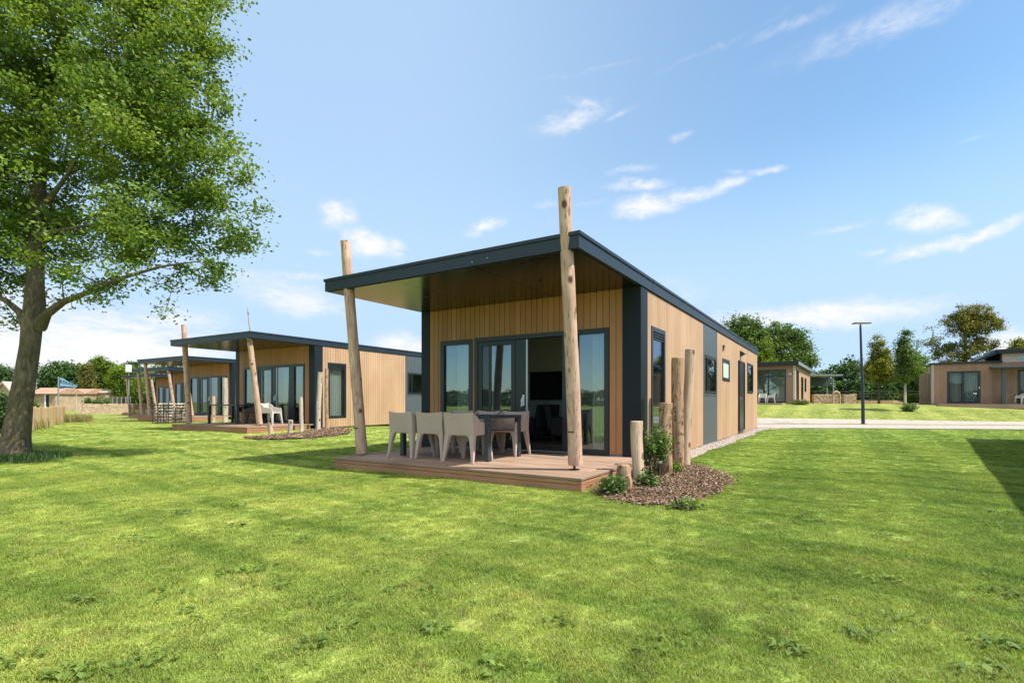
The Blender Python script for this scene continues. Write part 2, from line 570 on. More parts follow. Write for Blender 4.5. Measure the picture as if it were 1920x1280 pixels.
def lawn_colour(nt):
    """tone of the turf from its place on the lawn: patches, dry spots, mowing lanes"""
    w = coords(nt, 'World')
    big = noise_tex(nt, w, 0.22, 4, 0.6, 0.4)
    mid = noise_tex(nt, w, 1.1, 5, 0.62, 0.5)
    fine = noise_tex(nt, w, 7.0, 4, 0.6)
    green = ramp(nt, mid, [(0.28, (0.222, 0.290, 0.062)), (0.50, (0.302, 0.366, 0.086)), (0.72, (0.380, 0.430, 0.124))])
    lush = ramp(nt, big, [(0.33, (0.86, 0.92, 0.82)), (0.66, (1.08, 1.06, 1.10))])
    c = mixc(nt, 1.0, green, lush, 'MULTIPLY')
    dry = ramp(nt, noise_tex(nt, w, 2.7, 5, 0.65, 0.3), [(0.54, (0, 0, 0)), (0.72, (0.5,) * 3)])
    c = mixc(nt, dry, c, (0.40, 0.37, 0.135))
    # mowing lanes along the side of the chalet; turf colour darkened on the right to stand for less sun
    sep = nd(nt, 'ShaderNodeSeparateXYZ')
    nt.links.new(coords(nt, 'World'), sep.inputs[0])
    right_shade = nd(nt, 'ShaderNodeMapRange'); right_shade.interpolation_type = 'SMOOTHSTEP'
    right_shade.inputs['From Min'].default_value = -2.0; right_shade.inputs['From Max'].default_value = 4.0
    nt.links.new(mth(nt, 'ADD', sep.outputs[0], mth(nt, 'MULTIPLY', mth(nt, 'SUBTRACT', big, 0.5), 5.0)), right_shade.inputs['Value'])
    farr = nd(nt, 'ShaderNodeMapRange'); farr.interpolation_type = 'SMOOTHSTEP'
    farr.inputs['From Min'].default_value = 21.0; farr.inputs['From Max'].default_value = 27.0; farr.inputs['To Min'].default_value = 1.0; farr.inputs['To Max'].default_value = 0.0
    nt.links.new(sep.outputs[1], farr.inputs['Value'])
    c = mixc(nt, mth(nt, 'MULTIPLY', right_shade.outputs[0], farr.outputs[0]), c, mixc(nt, 1.0, c, (0.70, 0.80, 0.67), 'MULTIPLY'))
    # tramped wheel lines running with the chalet front
    row = mth(nt, 'ADD', mth(nt, 'MULTIPLY', sep.outputs[0], 0.60), mth(nt, 'MULTIPLY', sep.outputs[1], 0.80))
    row = mth(nt, 'ADD', row, mth(nt, 'MULTIPLY', mth(nt, 'SUBTRACT', noise_tex(nt, w, 0.5, 3, 0.5), 0.5), 0.9))
    rs_ = mth(nt, 'SINE', mth(nt, 'MULTIPLY', row, 2 * math.pi / 0.95))
    rows = ramp(nt, mth(nt, 'ADD', mth(nt, 'MULTIPLY', rs_, 0.5), 0.5), [(0.05, (0.70, 0.80, 0.66)), (0.26, (1.03, 1.02, 1.03))])
    patch = ramp(nt, noise_tex(nt, w, 0.6, 3, 0.5), [(0.36, (0.15,) * 3), (0.52, (1, 1, 1))])
    c = mixc(nt, patch, c, mixc(nt, 1.0, c, rows, 'MULTIPLY'))
    c = mixc(nt, farr.outputs[0], mixc(nt, 1.0, c, (0.86, 0.785, 0.80), 'MULTIPLY'), c)
    # bare, clover and thatch flecks
    fleck = noise_tex(nt, w, 16.0, 3, 0.6, 0.4)
    c = mixc(nt, ramp(nt, fleck, [(0.60, (0, 0, 0)), (0.71, (0.75,) * 3)]), c, (0.27, 0.235, 0.12))
    c = mixc(nt, ramp(nt, fleck, [(0.28, (0.85,) * 3), (0.39, (0, 0, 0))]), c, (0.085, 0.135, 0.026))
    lane = mth(nt, 'ADD', mth(nt, 'MULTIPLY', sep.outputs[0], 0.855), mth(nt, 'MULTIPLY', sep.outputs[1], -0.519))
    lane = mth(nt, 'ADD', lane, mth(nt, 'MULTIPLY', mth(nt, 'SUBTRACT', mid, 0.5), 0.8))
    s = mth(nt, 'SINE', mth(nt, 'MULTIPLY', lane, 2 * math.pi / 1.7))
    lanes = ramp(nt, mth(nt, 'ADD', mth(nt, 'MULTIPLY', s, 0.5), 0.5), [(0.25, (0.86, 0.90, 0.84)), (0.75, (1.10, 1.07, 1.08))])
    c = mixc(nt, 1.0, c, lanes, 'MULTIPLY')
    sp = ramp(nt, fine, [(0.3, (0.78, 0.80, 0.78)), (0.7, (1.16, 1.14, 1.16))])
    return mixc(nt, 1.0, c, sp, 'MULTIPLY'), fine


def mat_lawn():
    m, nt, b = new_mat('lawn')
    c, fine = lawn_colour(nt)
    w = coords(nt, 'World')
    tiny = noise_tex(nt, w, 38, 4, 0.7)
    c = mixc(nt, 1.0, c, ramp(nt, tiny, [(0.35, (0.62, 0.66, 0.6)), (0.65, (1.12, 1.12, 1.12))]), 'MULTIPLY')
    nt.links.new(c, b.inputs['Base Color'])
    b.inputs['Roughness'].default_value = 0.9
    b.inputs['Specular IOR Level'].default_value = 0.1
    bump(nt, b, mth(nt, 'ADD', fine, tiny), 0.6, 0.03)
    return m


def mat_blade():
    m, nt, b = new_mat('grass_blades')
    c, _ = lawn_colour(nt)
    g = nt.nodes.new('ShaderNodeNewGeometry')
    oi = nt.nodes.new('ShaderNodeObjectInfo')
    r = ramp(nt, g.outputs['Random Per Island'], [(0.0, (0.72, 0.80, 0.6)), (0.6, (1.1, 1.1, 1.0)), (0.86, (1.25, 1.2, 1.1)), (0.95, (1.75, 1.4, 1.8))])
    c = mixc(nt, 1.0, c, r, 'MULTIPLY')
    r2 = ramp(nt, oi.outputs['Random'], [(0.0, (0.84, 0.88, 0.84)), (1.0, (1.16, 1.12, 1.1))])
    c = mixc(nt, 1.0, c, r2, 'MULTIPLY')
    nt.links.new(c, b.inputs['Base Color'])
    b.inputs['Roughness'].default_value = 0.55
    b.inputs['Specular IOR Level'].default_value = 0.3
    tr = nt.nodes.new('ShaderNodeBsdfTranslucent')
    nt.links.new(mixc(nt, 1.0, c, (1.15, 1.15, 0.7), 'MULTIPLY'), tr.inputs['Color'])
    mx = nt.nodes.new('ShaderNodeMixShader')
    mx.inputs[0].default_value = 0.4
    nt.links.new(b.outputs[0], mx.inputs[1])
    nt.links.new(tr.outputs[0], mx.inputs[2])
    nt.links.new(mx.outputs[0], nt.nodes['Material Output'].inputs['Surface'])
    return m


def mat_scatter(name, cols, rough=0.85):
    """loose pieces (chips, stones): tone per piece"""
    m, nt, b = new_mat(name)
    g = nt.nodes.new('ShaderNodeNewGeometry')
    c = ramp(nt, g.outputs['Random Per Island'], [(i / (len(cols) - 1), c) for i, c in enumerate(cols)])
    n = noise_tex(nt, coords(nt, 'World'), 40, 4, 0.6)
    c = mixc(nt, 1.0, c, ramp(nt, n, [(0.3, (0.75,) * 3), (0.7, (1.15,) * 3)]), 'MULTIPLY')
    nt.links.new(c, b.inputs['Base Color'])
    b.inputs['Roughness'].default_value = rough
    b.inputs['Specular IOR Level'].default_value = 0.2
    return m


def mat_bark(name, dark, pale, spots=(0.42, 0.38, 0.25)):
    m, nt, b = new_mat(name)
    v = coords(nt, 'Object', (1, 1, 0.28))
    n = noise_tex(nt, v, 12, 8, 0.7, 1.2)
    n2 = noise_tex(nt, coords(nt, 'Object'), 2.6, 5, 0.6, 0.4)
    c = ramp(nt, n, [(0.3, dark), (0.7, pale)])
    moss = ramp(nt, n2, [(0.45, (0, 0, 0)), (0.6, (0.55,) * 3)])
    c = mixc(nt, moss, c, (0.095, 0.085, 0.030))
    n4 = noise_tex(nt, coords(nt, 'Object', (1, 1, 0.9)), 7.5, 6, 0.65, 0.6)
    c = mixc(nt, ramp(nt, n4, [(0.66, (0, 0, 0)), (0.76, (0.6,) * 3)]), c, spots)
    nt.links.new(c, b.inputs['Base Color'])
    b.inputs['Roughness'].default_value = 0.95
    b.inputs['Specular IOR Level'].default_value = 0.1
    bump(nt, b, n, 1.0, 0.07)
    return m


M = {}
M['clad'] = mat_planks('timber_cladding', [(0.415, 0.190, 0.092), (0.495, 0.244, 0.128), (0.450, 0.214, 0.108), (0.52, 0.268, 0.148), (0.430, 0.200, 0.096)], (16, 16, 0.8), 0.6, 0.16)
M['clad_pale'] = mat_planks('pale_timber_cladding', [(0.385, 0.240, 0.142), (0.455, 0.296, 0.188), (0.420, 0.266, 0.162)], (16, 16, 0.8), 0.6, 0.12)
M['clad_far'] = mat_planks('weathered_cladding', [(0.27, 0.165, 0.115), (0.33, 0.205, 0.145), (0.30, 0.18, 0.125)], (16, 16, 0.8), 0.7, 0.2)
M['anth'] = mat_simple('anthracite_panel', (0.0070, 0.0135, 0.0200), 0.48, 0.0, 0.25, 3.0, 0.10)
M['grey_panel'] = mat_simple('grey_panel', (0.060, 0.075, 0.088), 0.45, 0.0, 0.45, 3.0, 0.08)
M['frame'] = mat_simple('dark_window_frame', (0.009, 0.014, 0.020), 0.35, 0.0, 0.5, 4.0, 0.1)
M['roof'] = mat_simple('dark_roof_metal', (0.0115, 0.0195, 0.0290), 0.42, 0.0, 0.4, 2.0, 0.12)
M['black'] = mat_simple('black_roof_edge', (0.010, 0.011, 0.014), 0.5, 0.0, 0.4, 2.0, 0.1)
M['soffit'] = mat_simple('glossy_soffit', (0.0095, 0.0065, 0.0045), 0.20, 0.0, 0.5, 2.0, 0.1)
M['glass'] = mat_glass('window_glass', f0=0.12, k=0.9)
M['glass_open'] = mat_glass('clear_glass', f0=0.03, k=0.8)
M['frost'] = mat_simple('frosted_glass', (0.50, 0.60, 0.55), 0.3, 0.0, 0.5, 3.0, 0.05)
M['plaster'] = mat_simple('interior_plaster', (0.58, 0.56, 0.53), 0.8, 0.0, 0.2, 2.0, 0.05)
M['int_floor'] = mat_simple('interior_floor', (0.24, 0.20, 0.16), 0.5, 0.0, 0.3, 5.0, 0.15)
M['curtain'] = mat_fabric('curtain_fabric', (0.72, 0.72, 0.68), 0.35)
M['curtain_grey'] = mat_fabric('grey_curtain_fabric', (0.42, 0.44, 0.45), 0.3)
M['white'] = mat_simple('white_plastic', (0.75, 0.76, 0.78), 0.35, 0.0, 0.5, 3.0, 0.04)
M['alu'] = mat_simple('aluminium', (0.42, 0.44, 0.48), 0.35, 0.8, 0.5, 5.0, 0.08)
M['steel'] = mat_simple('dark_steel', (0.06, 0.055, 0.05), 0.5, 0.7, 0.5, 8.0, 0.2)
M['deck'] = mat_planks('deck_boards', [(0.30, 0.200, 0.138), (0.38, 0.265, 0.190), (0.335, 0.232, 0.168), (0.275, 0.188, 0.138)], (0.9, 14, 14), 0.75, 0.22)
M['deck_side'] = mat_planks('deck_fascia', [(0.33, 0.165, 0.090), (0.41, 0.215, 0.12)], (0.9, 0.9, 18), 0.7, 0.35)
M['log'] = mat_log('debarked_pole', (0.60, 0.425, 0.33), (0.35, 0.21, 0.15), (0.085, 0.042, 0.028))
M['log_pale'] = mat_log('pale_pole', (0.54, 0.42, 0.31), (0.34, 0.235, 0.16), (0.12, 0.07, 0.04))
M['log_bark'] = mat_log('bark_patched_pole', (0.44, 0.30, 0.195), (0.26, 0.155, 0.095), (0.08, 0.045, 0.03), 0.28, (0.125, 0.070, 0.036))
M['log_grey'] = mat_log('weathered_pole', (0.50, 0.45, 0.38), (0.34, 0.28, 0.22), (0.10, 0.07, 0.05))
M['chair'] = mat_simple('taupe_plastic', (0.405, 0.312, 0.270), 0.55, 0.0, 0.35, 4.0, 0.05)
M['chair_white'] = mat_simple('pale_plastic', (0.47, 0.44, 0.39), 0.55, 0.0, 0.35, 4.0, 0.05)
M['table'] = mat_simple('charcoal_aluminium', (0.035, 0.042, 0.052), 0.42, 0.0, 0.5, 6.0, 0.1)
M['mat'] = mat_simple('doormat_bristle', (0.025, 0.022, 0.022), 0.95, 0.0, 0.1, 60, 0.3, 0.6)
M['sofa'] = mat_simple('dark_upholstery', (0.045, 0.045, 0.05), 0.9, 0.0, 0.2, 9, 0.15)
M['tv'] = mat_simple('screen_glass', (0.006, 0.007, 0.009), 0.08, 0.0, 0.6, 3, 0.05)
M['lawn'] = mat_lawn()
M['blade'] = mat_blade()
M['mulch_soil'] = mat_simple('mulch_soil', (0.135, 0.082, 0.058), 0.95, 0.0, 0.1, 22, 0.45, 0.8)
M['chips'] = mat_scatter('wood_chips', [(0.11, 0.068, 0.040), (0.24, 0.160, 0.100), (0.17, 0.108, 0.070), (0.40, 0.30, 0.20), (0.22, 0.14, 0.09), (0.13, 0.08, 0.05)])
M['gravel'] = mat_scatter('pale_gravel', [(0.26, 0.22, 0.18), (0.38, 0.34, 0.30), (0.32, 0.26, 0.21), (0.46, 0.42, 0.38), (0.21, 0.18, 0.16)])
M['gravel_bed'] = mat_simple('gravel_bed', (0.27, 0.235, 0.195), 0.9, 0.0, 0.15, 45, 0.45, 0.8)
M['track'] = mat_simple('shell_gravel_track', (0.335, 0.300, 0.255), 0.95, 0.0, 0.1, 3.5, 0.22, 0.5)
M['verge'] = mat_simple('thin_verge', (0.145, 0.145, 0.060), 0.95, 0.0, 0.1, 3.0, 0.5, 0.5)
M['bark'] = mat_bark('poplar_bark', (0.050, 0.040, 0.026), (0.235, 0.195, 0.140))
M['bark_far'] = mat_bark('far_bark', (0.05, 0.04, 0.03), (0.15, 0.12, 0.09), (0.2, 0.17, 0.12))
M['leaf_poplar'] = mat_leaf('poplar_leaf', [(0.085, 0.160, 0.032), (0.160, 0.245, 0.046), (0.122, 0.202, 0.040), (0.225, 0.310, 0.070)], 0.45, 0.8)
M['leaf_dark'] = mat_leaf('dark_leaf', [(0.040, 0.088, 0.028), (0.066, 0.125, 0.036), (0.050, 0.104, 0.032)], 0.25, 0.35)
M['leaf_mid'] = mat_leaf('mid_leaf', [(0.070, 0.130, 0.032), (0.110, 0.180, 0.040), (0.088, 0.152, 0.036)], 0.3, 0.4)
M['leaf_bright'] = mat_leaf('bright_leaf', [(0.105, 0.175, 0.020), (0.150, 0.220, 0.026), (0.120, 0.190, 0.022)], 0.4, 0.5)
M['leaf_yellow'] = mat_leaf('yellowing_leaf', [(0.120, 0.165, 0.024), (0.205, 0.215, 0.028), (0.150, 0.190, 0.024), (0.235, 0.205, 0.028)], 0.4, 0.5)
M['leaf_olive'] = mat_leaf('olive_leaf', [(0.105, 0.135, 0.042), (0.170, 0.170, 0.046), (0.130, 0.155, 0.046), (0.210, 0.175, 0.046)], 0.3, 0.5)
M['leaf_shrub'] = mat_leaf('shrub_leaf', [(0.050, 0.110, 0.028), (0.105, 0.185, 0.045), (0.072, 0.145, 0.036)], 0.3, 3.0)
M['leaf_straw'] = mat_leaf('straw_grass', [(0.30, 0.26, 0.12), (0.22, 0.24, 0.08), (0.36, 0.31, 0.16)], 0.3, 2.0)
M['palisade'] = mat_planks('palisade_boards', [(0.46, 0.31, 0.17), (0.54, 0.38, 0.22), (0.50, 0.335, 0.18), (0.40, 0.27, 0.15)], (10, 10, 1.2), 0.85, 0.3)
M['stone_wall'] = mat_scatter('field_stones', [(0.36, 0.26, 0.18), (0.47, 0.36, 0.25), (0.42, 0.29, 0.20), (0.52, 0.42, 0.31)])
M['gabion'] = mat_scatter('gabion_stones', [(0.22, 0.20, 0.17), (0.42, 0.39, 0.33), (0.16, 0.13, 0.11), (0.50, 0.44, 0.36), (0.30, 0.22, 0.18)])
M['willow'] = mat_scatter('willow_rods', [(0.24, 0.16, 0.10), (0.36, 0.25, 0.15), (0.18, 0.12, 0.08), (0.42, 0.31, 0.19)])
M['barn'] = mat_simple('sandy_render', (0.34, 0.255, 0.165), 0.9, 0.0, 0.1, 1.5, 0.2, 0.2)
M['tile'] = mat_simple('clay_tile_roof', (0.33, 0.21, 0.145), 0.85, 0.0, 0.15, 4, 0.25, 0.4)
M['pole_dark'] = mat_simple('lamp_post_paint', (0.014, 0.020, 0.030), 0.4, 0.0, 0.5, 5, 0.1)
M['lamp_head'] = mat_simple('lamp_head_paint', (0.055, 0.055, 0.06), 0.45, 0.0, 0.5, 5, 0.1)
M['flag_blue'] = mat_fabric('flag_cloth', (0.030, 0.105, 0.245), 0.3)
M['flag_pale'] = mat_fabric('flag_print', (0.36, 0.58, 0.72), 0.3)
M['carport'] = mat_simple('pale_flat_roof', (0.18, 0.19, 0.20), 0.6, 0.0, 0.3, 3, 0.1)
M['carport_dark'] = mat_simple('slate_blue_boards', (0.045, 0.065, 0.075), 0.6, 0.0, 0.3, 3, 0.15)
M['wire'] = mat_simple('fence_wire', (0.03, 0.03, 0.03), 0.6, 0.3, 0.3, 9, 0.2)
M['rail_grey'] = mat_simple('grey_railing', (0.22, 0.23, 0.25), 0.6, 0.2, 0.3, 9, 0.1)
M['weed'] = mat_leaf('broad_weed_leaf', [(0.060, 0.115, 0.020), (0.160, 0.235, 0.055), (0.090, 0.150, 0.028)], 0.3, 3.0)

# ------------------------------------------------------------------ terrain
def sstep(a, b, x):
    t = np.clip((x - a) / (b - a), 0, 1)
    return t * t * (3 - 2 * t)


def H(x, y):
    x = np.asarray(x, float); y = np.asarray(y, float)
    back = 0.92 * sstep(25.0, 41.0, y) * sstep(-2.0, 14.0, x)
    left = 0.13 * np.exp(-(((x + 8) / 7.0) ** 2 + ((y - 18.5) / 4.5) ** 2))
    left2 = 0.15 * np.exp(-(((x + 15.5) / 4.5) ** 2 + ((y - 29) / 5.0) ** 2))
    lump = 0.012 * np.sin(x * 1.3 + 0.4 * y) * np.sin(y * 0.9 - 0.3 * x)
    return back + left + left2 + lump * (1 - sstep(18, 25, y))


def h(x, y):
    return float(H(x, y))


def make_ground():
    xs = np.concatenate([np.linspace(-900, -90, 14), np.linspace(-85, -32, 22), np.linspace(-30, 36, 133), np.linspace(38, 90, 24), np.linspace(100, 900, 14)])
    ys = np.concatenate([np.linspace(-700, -60, 10), np.linspace(-55, -6, 20), np.linspace(-5, 50, 111), np.linspace(52, 100, 20), np.linspace(120, 1200, 14)])
    X, Y = np.meshgrid(xs, ys)
    Z = H(X, Y)
    v = np.stack([X.ravel(), Y.ravel(), Z.ravel()], 1)
    nx, ny = len(xs), len(ys)
    i = np.arange(nx - 1)[None, :] + np.arange(ny - 1)[:, None] * nx
    q = np.stack([i, i + 1, i + 1 + nx, i + nx], -1).reshape(-1, 4)
    me = np_mesh('lawn', v, q)
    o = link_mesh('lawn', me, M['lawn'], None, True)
    tag(o, kind='structure')


make_ground()

# chalet frame of reference: origin at the front right wall corner on the ground, +x to the right along the front, +y to the back
TH = 0.561
C0 = (2.1216, 8.5332)
W, L, ZS, ZT, DH, CAN = 4.775, 14.8, 3.008, 3.22, 0.17, 2.4655


def chalet_to_world(x, y, C=C0, th=TH):
    ex = (math.cos(th), -math.sin(th)); ey = (math.sin(th), math.cos(th))
    return C[0] + x * ex[0] + y * ey[0], C[1] + x * ex[1] + y * ey[1]


def strip(name, near, far, mat, dz, nx=60, ny=8, jit=0.0, seed=1):
    """ground-hugging band between two polylines (each a function of t in 0..1)"""
    rng = np.random.RandomState(seed)
    v = []
    for j in range(ny + 1):
        for i in range(nx + 1):
            t = i / nx
            a = np.array(near(t)); b = np.array(far(t))
            p = a + (b - a) * j / ny
            if j in (0, ny):
                p = p + rng.uniform(-jit, jit, 2)
            v.append((p[0], p[1], h(p[0], p[1]) + dz))
    v = np.array(v)
    k = nx + 1
    q = np.array([[j * k + i, j * k + i + 1, (j + 1) * k + i + 1, (j + 1) * k + i] for j in range(ny) for i in range(nx)])
    o = link_mesh(name, np_mesh(name, v, q), mat, None, True)
    return tag(o, kind='structure')


# the gravel track behind the chalet: two wheel lanes with a thin green verge between
def track_near(t):
    x = 8.2 + 72 * t
    return (x, 21.35 - 0.115 * (x - 10))
def track_mid1(t):
    x = 8.2 + 72 * t
    return (x, 24.6 - 0.15 * (x - 14) * (1 if x > 14 else 0.8))
def track_mid2(t):
    x = 8.2 + 72 * t
    return (x, 25.25 - 0.15 * (x - 14) * (1 if x > 14 else 0.8))
def track_far(t):
    x = 8.2 + 72 * t
    return (x, 28.6 - 0.20 * (x - 17.8) * (1 if x > 17.8 else 0.6))

strip('gravel_track', track_near, track_mid1, M['track'], 0.022, 130, 6, 0.10, 3)
strip('far_gravel_track', track_mid2, track_far, M['track'], 0.022, 130, 6, 0.10, 4)

# gravel apron along the sunny side wall
def grav_a(t):
    return chalet_to_world(-0.02, 0.4 + 15.2 * t)
def grav_b(t):
    w = 0.40 + 0.05 * math.sin(t * 23) + 0.03 * math.sin(t * 51) + 0.9 * max(0, t - 0.88) / 0.12
    return chalet_to_world(w, 0.4 + 15.2 * t)
strip('gravel_strip', grav_a, grav_b, M['gravel_bed'], 0.012, 120, 4, 0.02, 5)

# mulch bed beside the deck corner
def px_ground(u, v):
    d = ((u - 960) / 969.0, -(v - 753) / 969.0)
    t = -EYE / d[1]
    return d[0] * t, t

BED = [(1.05, 5.86), (1.25, 5.50), (1.55, 5.30), (1.95, 5.55), (2.35, 6.05), (2.75, 6.65), (3.02, 7.15), (3.12, 7.6), (3.1, 8.1), (3.18, 8.7), (3.05, 9.1),
       (2.75, 9.15), (2.45, 8.95), (2.12, 8.5), (1.75, 7.8), (1.45, 7.2), (1.2, 6.7), (1.0, 6.25)]


def blob_patch(name, outline, mat, dz, dome=0.0, jit=0.04, seed=2):
    rng = random.Random(seed)
    pts = []
    n = len(outline)
    for i in range(n):
        a = Vector(outline[i]); b = Vector(outline[(i + 1) % n])
        for k in range(4):
            p = a.lerp(b, k / 4)
            pts.append((p.x + rng.uniform(-jit, jit), p.y + rng.uniform(-jit, jit)))
    cx = sum(p[0] for p in pts) / len(pts); cy = sum(p[1] for p in pts) / len(pts)
    rings = 6
    v, f = [], []
    m = len(pts)
    for r in range(rings):
        s = 1 - r / rings
        for p in pts:
            x, y = cx + (p[0] - cx) * s, cy + (p[1] - cy) * s
            v.append((x, y, h(x, y) + dz + dome * (1 - s * s)))
    v.append((cx, cy, h(cx, cy) + dz + dome))
    for r in range(rings - 1):
        for i in range(m):
            j = (i + 1) % m
            f.append((r * m + i, r * m + j, (r + 1) * m + j, (r + 1) * m + i))
    for i in range(m):
        f.append(((rings - 1) * m + i, (rings - 1) * m + (i + 1) % m, rings * m))
    me = bpy.data.meshes.new(name); me.from_pydata(v, [], f); me.update()
    return tag(link_mesh(name, me, mat, None, True), kind='structure')


blob_patch('mulch_bed', BED, M['mulch_soil'], 0.012, 0.05, 0.10)


def in_poly(x, y, poly):
    c = False
    n = len(poly)
    for i in range(n):
        x1, y1 = poly[i]; x2, y2 = poly[(i + 1) % n]
        if (y1 > y) != (y2 > y) and x < (x2 - x1) * (y - y1) / (y2 - y1 + 1e-12) + x1:
            c = not c
    return c


def scatter_pieces(name, pts, mat, size, flat, seed, elong=1.0):
    """loose chips or stones: squashed octahedra, one mesh"""
    rng = np.random.RandomState(seed)
    n = len(pts)
    base = np.array([(1, 0, 0), (0, 1, 0), (-1, 0, 0), (0, -1, 0), (0, 0, 1), (0, 0, -1)], float)
    tri = np.array([(0, 1, 4), (1, 2, 4), (2, 3, 4), (3, 0, 4), (1, 0, 5), (2, 1, 5), (3, 2, 5), (0, 3, 5)])
    s = rng.uniform(size[0], size[1], n)
    a = rng.uniform(0, 2 * math.pi, n)
    tilt = rng.uniform(-0.5, 0.5, (n, 2))
    V = base[None] * rng.uniform(0.75, 1.25, (n, 6, 1))
    V = V * np.stack([s * elong, s, s * flat], 1)[:, None, :]
    ca, sa = np.cos(a)[:, None], np.sin(a)[:, None]
    x = V[..., 0] * ca - V[..., 1] * sa
    y = V[..., 0] * sa + V[..., 1] * ca
    z = V[..., 2] + x * tilt[:, :1] + y * tilt[:, 1:]
    V = np.stack([x, y, z], -1) + np.array(pts)[:, None, :]
    T = tri[None] + (np.arange(n) * 6)[:, None, None]
    me = np_mesh(name, V.reshape(-1, 3), T.reshape(-1, 3))
    return tag(link_mesh(name, me, mat), kind='stuff')


def bed_points(n, seed):
    rng = random.Random(seed); out = []
    while len(out) < n:
        x, y = rng.uniform(0.9, 3.3), rng.uniform(5.1, 9.3)
        if in_poly(x + rng.gauss(0, 0.07), y + rng.gauss(0, 0.09), BED):
            d = math.hypot(x - 2.1, y - 7.2)
            out.append((x, y, h(x, y) + 0.012 + 0.05 * max(0, 1 - (d / 1.7) ** 2) + rng.uniform(0.0, 0.02)))
    return out


scatter_pieces('bark_chips', bed_points(7000, 5), M['chips'], (0.005, 0.017), 0.22, 6, 2.4)
rg = random.Random(9)
gp = []
for i in range(9000):
    t = rg.random() ** 1.4
    a, b = grav_a(t), grav_b(t)
    k = rg.random()
    x, y = a[0] + (b[0] - a[0]) * k, a[1] + (b[1] - a[1]) * k
    gp.append((x, y, h(x, y) + 0.016))
scatter_pieces('gravel_stones', gp, M['gravel'], (0.010, 0.026), 0.7, 7, 1.2)

# ------------------------------------------------------------------ the holiday chalets
def clad(mb, axis, s0, s1, z0, z1, holes, d0, d1, pitch=0.118, gap=0.009):
    """vertical boards from s0 to s1 along 'axis', leaving rectangular holes (s0,s1,z0,z1)"""
    n = max(1, round((s1 - s0) / pitch))
    p = (s1 - s0) / n
    for i in range(n):
        a = s0 + i * p; b = a + p - (gap if n > 1 else 0)
        cuts = sorted({a, b} | {q for hh in holes for q in hh[:2] if a < q < b})
        for c, d in zip(cuts[:-1], cuts[1:]):
            if d - c < 0.004: continue
            m = (c + d) / 2
            segs = [(z0, z1)]
            for (hs0, hs1, hz0, hz1) in holes:
                if hs0 < m < hs1:
                    new = []
                    for (u, v) in segs:
                        if hz1 <= u or hz0 >= v: new.append((u, v)); continue
                        if hz0 > u: new.append((u, hz0))
                        if hz1 < v: new.append((hz1, v))
                    segs = new
            for (u, v) in segs:
                if axis == 'x': mb.box(c, d0, u, d, d1, v)
                else: mb.box(d0, c, u, d1, d, v)


def frame_box(mb, axis, s0, s1, z0, z1, bar, d0, d1, bars=()):
    """rectangular window frame with optional mullions (centre, width)"""
    def put(a, b, c, d):
        if axis == 'x': mb.box(a, d0, c, b, d1, d)
        else: mb.box(d0, a, c, d1, b, d)
    put(s0, s0 + bar, z0, z1); put(s1 - bar, s1, z0, z1)
    put(s0 + bar, s1 - bar, z1 - bar, z1); put(s0 + bar, s1 - bar, z0, z0 + bar)
    for (c, w) in bars:
        put(c - w / 2, c + w / 2, z0 + bar, z1 - bar)


def pane(axis, s0, s1, z0, z1, d, parent, mat, name='pane', th=0.012):
    mb = MB()
    if axis == 'x': mb.box(s0, d, z0, s1, d + th, z1)
    else: mb.box(d, s0, z0, d + th, s1, z1)
    return mb.build(name, mat, parent)


def curtain(axis, s0, s1, z0, z1, d, parent, mat=None, folds=9, amp=0.03, th=0.004):
    n = folds * 8
    v, f = [], []
    for i in range(n + 1):
        t = i / n
        s = s0 + (s1 - s0) * t
        o = amp * math.sin(t * folds * 2 * math.pi) + 0.3 * amp * math.sin(t * folds * 5.3 + 1)
        for (z, k) in ((z0, 1.15), (0.5 * (z0 + z1), 1.0), (z1, 0.7)):
            v.append((s, d + o * k, z) if axis == 'x' else (d + o * k, s, z))
    for i in range(n):
        for j in range(2):
            a = i * 3 + j
            f.append((a, a + 3, a + 4, a + 1))
    me = bpy.data.meshes.new('curtain'); me.from_pydata(v, [], f); me.update()
    o = link_mesh('curtain', me, mat or M['curtain'], parent, True)
    return o


def log_mesh(mb, base, top, r0, r1, seed, n=18, segs=14, flare=0.0, bend=0.02, wob=0.025):
    rng = random.Random(seed)
    b, t = Vector(base), Vector(top)
    ax = (t - b); ln = ax.length; ax.normalize()
    o1 = ax.orthogonal().normalized(); o2 = ax.cross(o1)
    ph = [rng.uniform(0, 6.28) for _ in range(6)]
    verts, faces = [], []
    for i in range(segs + 1):
        k = i / segs
        c = b + ax * (ln * k) + o1 * (bend * math.sin(k * 3.1 + ph[0])) + o2 * (bend * math.sin(k * 4.4 + ph[1]))
        r = r0 + (r1 - r0) * k + flare * max(0, 1 - k * 6) ** 2
        r *= 1 + 0.02 * math.sin(k * 17 + ph[2])
        for j in range(n):
            a = 2 * math.pi * j / n
            rr = r * (1 + wob * math.sin(2 * a + ph[3] + k * 2) + wob * 0.7 * math.sin(3 * a + ph[4] - k * 3) + rng.uniform(-0.006, 0.006))
            verts.append(c + o1 * (rr * math.cos(a)) + o2 * (rr * math.sin(a)))
    for i in range(segs):
        for j in range(n):
            l = (j + 1) % n
            faces.append((i * n + j, i * n + l, (i + 1) * n + l, (i + 1) * n + j))
    faces.append(tuple(range(n))[::-1]); faces.append(tuple(range(segs * n, (segs + 1) * n)))
    mb.add(verts, faces)
    return mb


